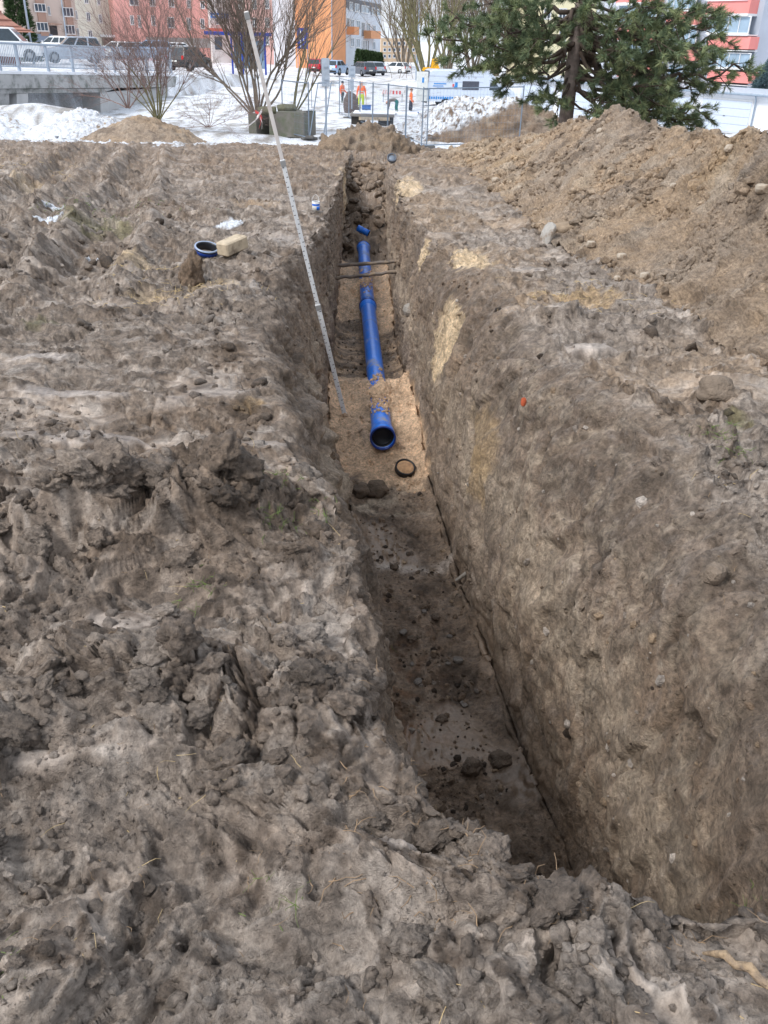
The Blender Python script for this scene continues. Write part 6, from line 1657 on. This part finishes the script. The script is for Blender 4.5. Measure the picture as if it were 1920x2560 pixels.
# =================================================================== CRUMBS, STRAW AND ROOTS
def scatter_points(n, ymin, ymax, rng, side=None, power=1.0):
    """random built ground vertices, near ones favoured"""
    r0, r1 = np.searchsorted(GYS, [ymin, ymax])
    rows = (r0 + (rng.rand(n) ** power) * (r1 - r0)).astype(int).clip(0, len(GYS) - 2)
    cols = rng.randint(2, GROUND.shape[1] - 2, n)
    return GROUND[rows, cols], rows, cols
def crumbs(name, pts, sizes, m_, label, seed, colors=None, parent=None, variants=5):
    """small lumps of many shapes as one mass"""
    rng = np.random.RandomState(seed); V0, F0 = ico(1); F0 = np.array(F0)
    shapes = [V0 * (1 + perlin(V0 * 1.6, 400 + k)[:, None] * .45 + perlin(V0 * 4, 420 + k)[:, None] * .2) for k in range(variants)]
    vv, ff = [], []; nv = len(V0)
    which = rng.randint(0, variants, len(pts))
    q = rng.normal(size=(len(pts), 4)); q /= np.linalg.norm(q, axis=1)[:, None]
    w, x, y, z = q.T
    Rm = np.stack([1 - 2 * (y * y + z * z), 2 * (x * y - z * w), 2 * (x * z + y * w), 2 * (x * y + z * w), 1 - 2 * (x * x + z * z), 2 * (y * z - x * w), 2 * (x * z - y * w), 2 * (y * z + x * w), 1 - 2 * (x * x + y * y)], 1).reshape(-1, 3, 3)
    S = np.array(shapes)[which]                                             # n, nv, 3
    asp = rng.uniform(.6, 1.25, (len(pts), 1, 3))
    S = np.einsum('nij,nvj->nvi', Rm, S * asp) * sizes[:, None, None]
    V = (S + pts[:, None, :]).reshape(-1, 3)
    Q = (F0[None] + (np.arange(len(pts)) * nv)[:, None, None]).reshape(-1, 3)
    if colors is None: me = np_mesh(name, V, Q, m_, False)
    else: me = np_mesh(name, V, Q, m_, False, np.repeat(colors, nv, 0), {'wet': np.zeros(len(V))})
    o = link_mesh(name, me, None, parent); o['kind'] = 'stuff'
    if label: o['label'] = label
    return o
rng = np.random.RandomState(77)
pal = np.array([C_GREY, C_BROWN, C_DARK, C_WARM, C_DARK * .8, C_LIGHT * .9])
def soilcols(n, w): return pal[rng.choice(len(pal), n, p=np.array(w) / sum(w))] * rng.uniform(.75, 1.15, (n, 1))
# on the ground, clustered
P, rws, cls_ = scatter_points(26000, .85, 14, rng)
cl = perlin(P.astype(np.float32) * 2.3, 501) + .5 * perlin(P.astype(np.float32) * 7, 503)
keep = (cl > .12) & (rng.rand(len(P)) < .75); gc = GCOL[rws, cls_][keep]; P = P[keep]; d = np.linalg.norm(P - np.array([0, 0, EYE]), axis=1)
sz = (.0035 + .011 * rng.rand(len(P)) ** 3) * (.6 + d * .17)
crumbs('crumbled_soil', P, sz, SOIL, 'loose crumbs of soil strewn over the mud', 1, gc * rng.uniform(.7, 1.15, (len(P), 1)))
# finer grit close to the camera
P, rws, cls_ = scatter_points(24000, .85, 3.4, rng)
cl = perlin(P.astype(np.float32) * 3.1, 505) + .6 * perlin(P.astype(np.float32) * 11, 507); keep = cl > .10
gc = GCOL[rws, cls_][keep]; P = P[keep]; d = np.linalg.norm(P - np.array([0, 0, EYE]), axis=1)
crumbs('fine_crumbs', P, (.0022 + .0055 * rng.rand(len(P)) ** 2) * (.5 + .25 * d), SOIL, 'fine grit of crumbled clay on the near mud', 11, gc * rng.uniform(.75, 1.15, (len(P), 1)))
# torn clods lying about: many shapes, sunk into the mud
def clods(name, pts, cols, sizes, sub, label, seed):
    rg = np.random.RandomState(seed); V0, F0 = ico(sub); F0 = np.array(F0); vv, cc = [], []
    for i, (p, s) in enumerate(zip(pts, sizes)):
        o = rg.rand(3).astype(np.float32) * 40
        a = V0 * np.array([1.0, rg.uniform(.7, 1.1), rg.uniform(.5, .8)], np.float32)
        d = 1 + .42 * perlin(V0 * 1.4 + o, 600) + .30 * (np.abs(perlin(V0 * 3.2 + o, 602)) * 1.6 - .4) + .15 * (np.abs(perlin(V0 * 7.5 + o, 604)) * 1.6 - .4) + .05 * perlin(V0 * 17 + o, 606)
        t = rg.uniform(0, 6.28); ca, sa = math.cos(t), math.sin(t); tx = rg.normal() * .35
        a = a * d[:, None]; a = np.stack([a[:, 0] * ca - a[:, 1] * sa, a[:, 0] * sa + a[:, 1] * ca, a[:, 2] + tx * a[:, 0]], 1) * s
        vv.append(a + p); tone = cols[i] * rg.uniform(.82, 1.12)
        k = sstep(-.1, .5, perlin(V0 * 5 + o, 608)); cc.append(tone[None] * (1 - .38 * k[:, None]))
    nv = len(V0); V = np.concatenate(vv); Q = (F0[None] + (np.arange(len(pts)) * nv)[:, None, None]).reshape(-1, 3)
    o = link_mesh(name, np_mesh(name, V, Q, SOIL, True, np.clip(np.concatenate(cc), .01, .9), {'wet': np.zeros(len(V))}), None); tag(o, label, None, None, 'stuff'); return o
P, rws, cls_ = scatter_points(12000, .95, 3.6, rng); gc = GCOL[rws, cls_]
X_, Y_ = P[:, 0], P[:, 1]
ln = lambda a, b, w: np.exp(-((np.abs((X_ - a[0]) * (b[1] - a[1]) - (Y_ - a[1]) * (b[0] - a[0])) / math.hypot(b[0] - a[0], b[1] - a[1])) / w) ** 2)
wt_ = .5 * sstep(-.2, .5, perlin(P.astype(np.float32) * 1.9, 509)) + 1.0 * ln((-1.7, 2.5), (-.1, 2.95), .25) + .7 * ln((-1.2, 1.72), (.05, 1.9), .16) + .9 * ln((-.2, 1.55), (.9, 1.32), .10) + .8 * ln((.1, 1.02), (1.0, 1.12), .10)
ok = (rng.rand(len(P)) < wt_ * .5) & (P[:, 2] > -.14) & (np.abs(X_) < Y_ * .62 + .55)
P, gc = P[ok], gc[ok]; n1, n2 = 150, 800
big = []
rb = random.Random(17)
for (a, b, n, s0) in (((-1.65, 2.5), (-.5, 2.8), 24, .05), ((-.30, 2.95), (-.14, 1.85), 9, .04), ((-1.15, 1.72), (-.2, 1.88), 12, .05), ((.15, 1.4), (.62, 1.16), 8, .036), ((.2, .98), (.75, 1.04), 7, .032)):
    for k in range(n):
        t = rb.random(); x = a[0] + (b[0] - a[0]) * t + rb.gauss(0, .05); y = a[1] + (b[1] - a[1]) * t + rb.gauss(0, .06); z = gtop(x, y)
        if z > -.12: big.append((x, y, z - .006, s0 * rb.uniform(.6, 1.5)))
bp_ = np.array([q[:3] for q in big]); bs_ = np.array([q[3] for q in big])
def gcol(x, y):
    r = int(np.clip(np.searchsorted(GYS, y), 0, len(GYS) - 1)); k = int(np.argmin(np.abs(GROUND[r, :, 0] - x))); a = GCOL[max(r - 4, 0):r + 5, max(k - 6, 0):k + 7].reshape(-1, 3); return a.mean(0)
bc_ = np.array([gcol(q[0], q[1]) for q in big])
clods('sod_clods', bp_, bc_, bs_, 4, 'big torn sods heaped along the ridges of the left bank', 24)
clods('torn_clods', P[:n1] + np.array([0, 0, -.004]), gc[:n1], .024 + .040 * rng.rand(n1) ** 1.5, 4, 'torn clods of clay heaped along the near banks', 21)
clods('small_clods', P[n1:n1 + n2], gc[n1:n1 + n2], .010 + .014 * rng.rand(len(P[n1:n1 + n2])), 2, 'small torn lumps of clay between the bigger clods', 22)
P, rws, cls_ = scatter_points(5000, 3.4, 13, rng); gc = GCOL[rws, cls_]; ok = ((cls_ < 322) | (cls_ > 715)) & (perlin(P.astype(np.float32) * .9, 515) > .1); P, gc = P[ok][:420], gc[ok][:420]
clods('scattered_clods', P, gc, (.012 + .03 * rng.rand(len(P)) ** 2) * (.7 + P[:, 1] * .12), 2, 'clods of earth scattered over both banks', 23)
# chunks of fill at the far end of the trench and along the foot of the spoil heap
r0, r1 = np.searchsorted(GYS, [15.6, 20.8]); fl = GROUND[r0:r1, 455:555]; gc = GCOL[r0:r1, 455:555].reshape(-1, 3); fl = fl.reshape(-1, 3); ii = rng.randint(0, len(fl), 110); ii = ii[np.hypot(fl[ii][:, 0] - c0.x, fl[ii][:, 1] - c0.y) > .5][:75]
clods('fill_chunks', fl[ii], gc[ii] * .95, .05 + .11 * rng.rand(len(ii)) ** 1.6, 3, 'broken chunks of earth filling the far end of the trench', 25)
fo = HEAP_R[150:, :150]; fc = HEAP_C[150:, :150].reshape(-1, 3); fo = fo.reshape(-1, 3); ii = rng.randint(0, len(fo), 900); cl = perlin(fo[ii].astype(np.float32) * .8, 517); ii = ii[cl > .0][:330]
clods('heap_chunks', fo[ii], fc[ii], (.02 + .075 * rng.rand(len(ii)) ** 2.5) * (.5 + .045 * fo[ii][:, 1]), 3, 'chunks of earth rolled to the foot of the spoil heap', 26)
ml = clods('mud_lump', np.array([[0, 0, .10]]), np.array([C_BROWN]), np.array([.13]), 4, None, 53)
for v in ml.data.vertices: v.co.z = .10 + (v.co.z - .10) * 1.9; v.co.x *= .75
ml.location = c5; del ml['kind']; tag(ml, 'upright lump of mud standing beside the coupling ring', 'mud lump')
# on the spoil heap
hp = HEAP_R[:, :210].reshape(-1, 3); hc = HEAP_C[:, :210].reshape(-1, 3); ii = rng.randint(0, len(hp), 9000); hp, hc = hp[ii], hc[ii]
cl = perlin(hp.astype(np.float32) * 1.6, 511) + .4 * perlin(hp.astype(np.float32) * 5, 513); hc = hc[cl > .05]; hp = hp[(cl > .05)]
d = np.linalg.norm(hp, axis=1); sz = .008 + .045 * rng.rand(len(hp)) ** 5 + .0015 * d
crumbs('loose_lumps', hp, sz, SOIL, 'loose lumps of earth scattered over the long spoil heap', 2, hc * rng.uniform(.75, 1.2, (len(hp), 1)))
# a handful of pale stones on the heap one can pick out
for i, (px, py, s) in enumerate(((1560, 640, .05), (1680, 470, .04), (1300, 470, .05), (1480, 610, .05), (1820, 370, .06), (1500, 330, .06), (1240, 450, .07), (1610, 690, .05), (1540, 700, .04), (1900, 470, .06))):
    dr = ray(px, py); dr.normalize(); flat_ = HEAP_R.reshape(-1, 3); v = flat_ - np.array([0, 0, EYE]); t = v @ np.array(dr); perp = np.linalg.norm(v - t[:, None] * np.array(dr), axis=1)
    k = np.argsort(perp)[:12]; k = k[np.argmin(t[k])]
    rock('stone', Vector(flat_[k]) + Vector((0, -.01, .01)), (s, s * .8, s * .7), mat('heap_stone', srgb(176, 164, 148), .85, var=.2, bump=.4, dirt=srgb(130, 112, 94), dscale=8, damt=.4), 'pale stone showing on the flank of the long spoil heap', 'stone', 80 + i, True, i, group='pale stones on the spoil heap')
# stones bedded in the right wall
r0, r1 = np.searchsorted(GYS, [1.7, 8]); wv = GROUND[r0:r1, 575:695].reshape(-1, 3); wv = wv[rng.randint(0, len(wv), 240)]
crumbs('bedded_stones', wv, .006 + .022 * rng.rand(240) ** 3, SOIL, 'small stones bedded in the right trench wall', 12, soilcols(240, (5, 3, 1, 3, 1, 5)))
# straw, roots and dry grass
def strands(name, P, n, L, r, m_, label, seed, upb=.5, curl=.6, lens=(.4, 1.0)):
    rg = np.random.RandomState(seed); idx = rg.randint(0, len(P), n); segs = []
    for i in idx:
        p = np.array(P[i], float); d = rg.normal(size=3); d[2] = d[2] * .3 + upb * rg.rand(); d /= np.linalg.norm(d); l = L * rg.uniform(*lens); k = 4
        rad = r * rg.uniform(.6, 1.2) * (.5 + .25 * np.linalg.norm(p - [0, 0, EYE]))
        p = p - d * .01
        for j in range(k):
            q = p + d * l / k; segs.append((p, q, rad * (1 - .15 * j), rad * (1 - .15 * (j + 1)))); p = q; d = d + rg.normal(size=3) * curl * .4 + np.array([0, 0, -.12]); d /= np.linalg.norm(d)
    V, Q = tubes(segs, 4); o = link_mesh(name, np_mesh(name, V, Q, m_, True), None); tag(o, label, None, None, 'stuff'); return o
STRAW = mat('straw', srgb(196, 172, 128), .8, var=.25, vscale=30); ROOTM = mat('fine_root', srgb(150, 126, 100), .85, var=.3, vscale=30); GRASS = mat('grass_blade', srgb(104, 122, 62), .7, var=.3, vscale=30)
P, _, _ = scatter_points(6000, .85, 3.6, rng); P = P[P[:, 2] > -.35]
strands('straw', P, 150, .085, .0011, STRAW, 'dry straw stalks lying on the torn mud', 3, .35)
strands('fine_roots', P, 340, .06, .0009, ROOTM, 'thin broken roots poking from the clods', 4, .6, 1.0)
m_ = (P[:, 1] < 1.75) & (P[:, 1] > 1.1) & (P[:, 0] > -.1) & (P[:, 0] < .8)
strands('hanging_roots', P[m_], 190, .085, .0015, ROOTM, 'roots hanging from the torn lip of the trench', 5, .1, 1.0)
def spot(px, py, r, n, sd):
    c = on(px, py); rg = np.random.RandomState(sd); a = rg.normal(size=(n, 2)) * r
    return np.array([(c.x + q[0], c.y + q[1], gtop(c.x + q[0], c.y + q[1])) for q in a])
GP = np.concatenate([spot(px, py, r, n, 900 + i) for i, (px, py, r, n) in enumerate(((255, 520, .45, 120), (740, 1260, .09, 40), (1830, 1110, .10, 50), (670, 1310, .05, 20), (1905, 2245, .05, 30), (500, 1480, .05, 20), (1110, 2010, .03, 8), (700, 2270, .04, 14), (980, 1440, .02, 2), (40, 2430, .08, 14)))])
strands('grass', GP, 520, .06, .0010, GRASS, 'sparse green grass blades left in the mud', 6, 1.2, .5)
# straw trampled into the far left bank
P2 = np.concatenate([spot(px, py, r, n, 950 + i) for i, (px, py, r, n) in enumerate(((410, 745, .25, 90), (540, 705, .2, 60), (60, 395, .8, 120), (1470, 745, .3, 120), (330, 660, .2, 50)))])
strands('straw', P2, 600, .10, .0008, STRAW, 'trampled straw in pale patches on the banks', 7, .15)
# floor debris of the trench
r0, r1 = np.searchsorted(GYS, [2.2, 15]); fl = GROUND[r0:r1, 452:558].reshape(-1, 3); fl = fl[rng.randint(0, len(fl), 1700)]
fl = fl[perlin(fl.astype(np.float32) * 2.4, 521) > -.05]; d = np.linalg.norm(fl - np.array([0, 0, EYE]), axis=1)
isand = ((fl[:, 1] > 6.6) & (fl[:, 1] < 9.2)) | ((fl[:, 1] > 11.2) & (fl[:, 1] < 15))
cc = soilcols(len(fl), (2, 8, 4, 2, 0, 0)); cc[isand] = C_SAND * rng.uniform(.8, 1.1, (isand.sum(), 1))
crumbs('floor_crumbs', fl, .004 + .022 * rng.rand(len(fl)) ** 4 + .0006 * d, SOIL, 'small lumps and grit on the trench floor', 8, cc)
# sand thrown over the barrel of the pipe
sp = []
for k in range(650):
    t = abs(rng.normal()) * .28; s = max(7.72, rng.choice([8.15, 8.5, 8.0, 8.3, 13.0, 12.7]) + rng.normal() * .18)
    f = (s - PA.y) / (PB.y - PA.y) if s < PB.y else None
    c = PA.lerp(PB, f) if f is not None else PB.lerp(PC, (s - PB.y) / (PC.y - PB.y)); a = rng.normal() * .55
    sp.append((c.x + .102 * math.sin(a), c.y, c.z + .102 * math.cos(a)))
sp = np.array(sp); crumbs('spilt_sand', sp, .006 + .022 * rng.rand(len(sp)) ** 2, SOIL, 'sand lying on the barrel of the blue pipes', 9, C_SAND * rng.uniform(.8, 1.1, (len(sp), 1)))
print('done', round(time.time() - T0, 1), 'tris', sum(len(m.polygons) for m in bpy.data.meshes))
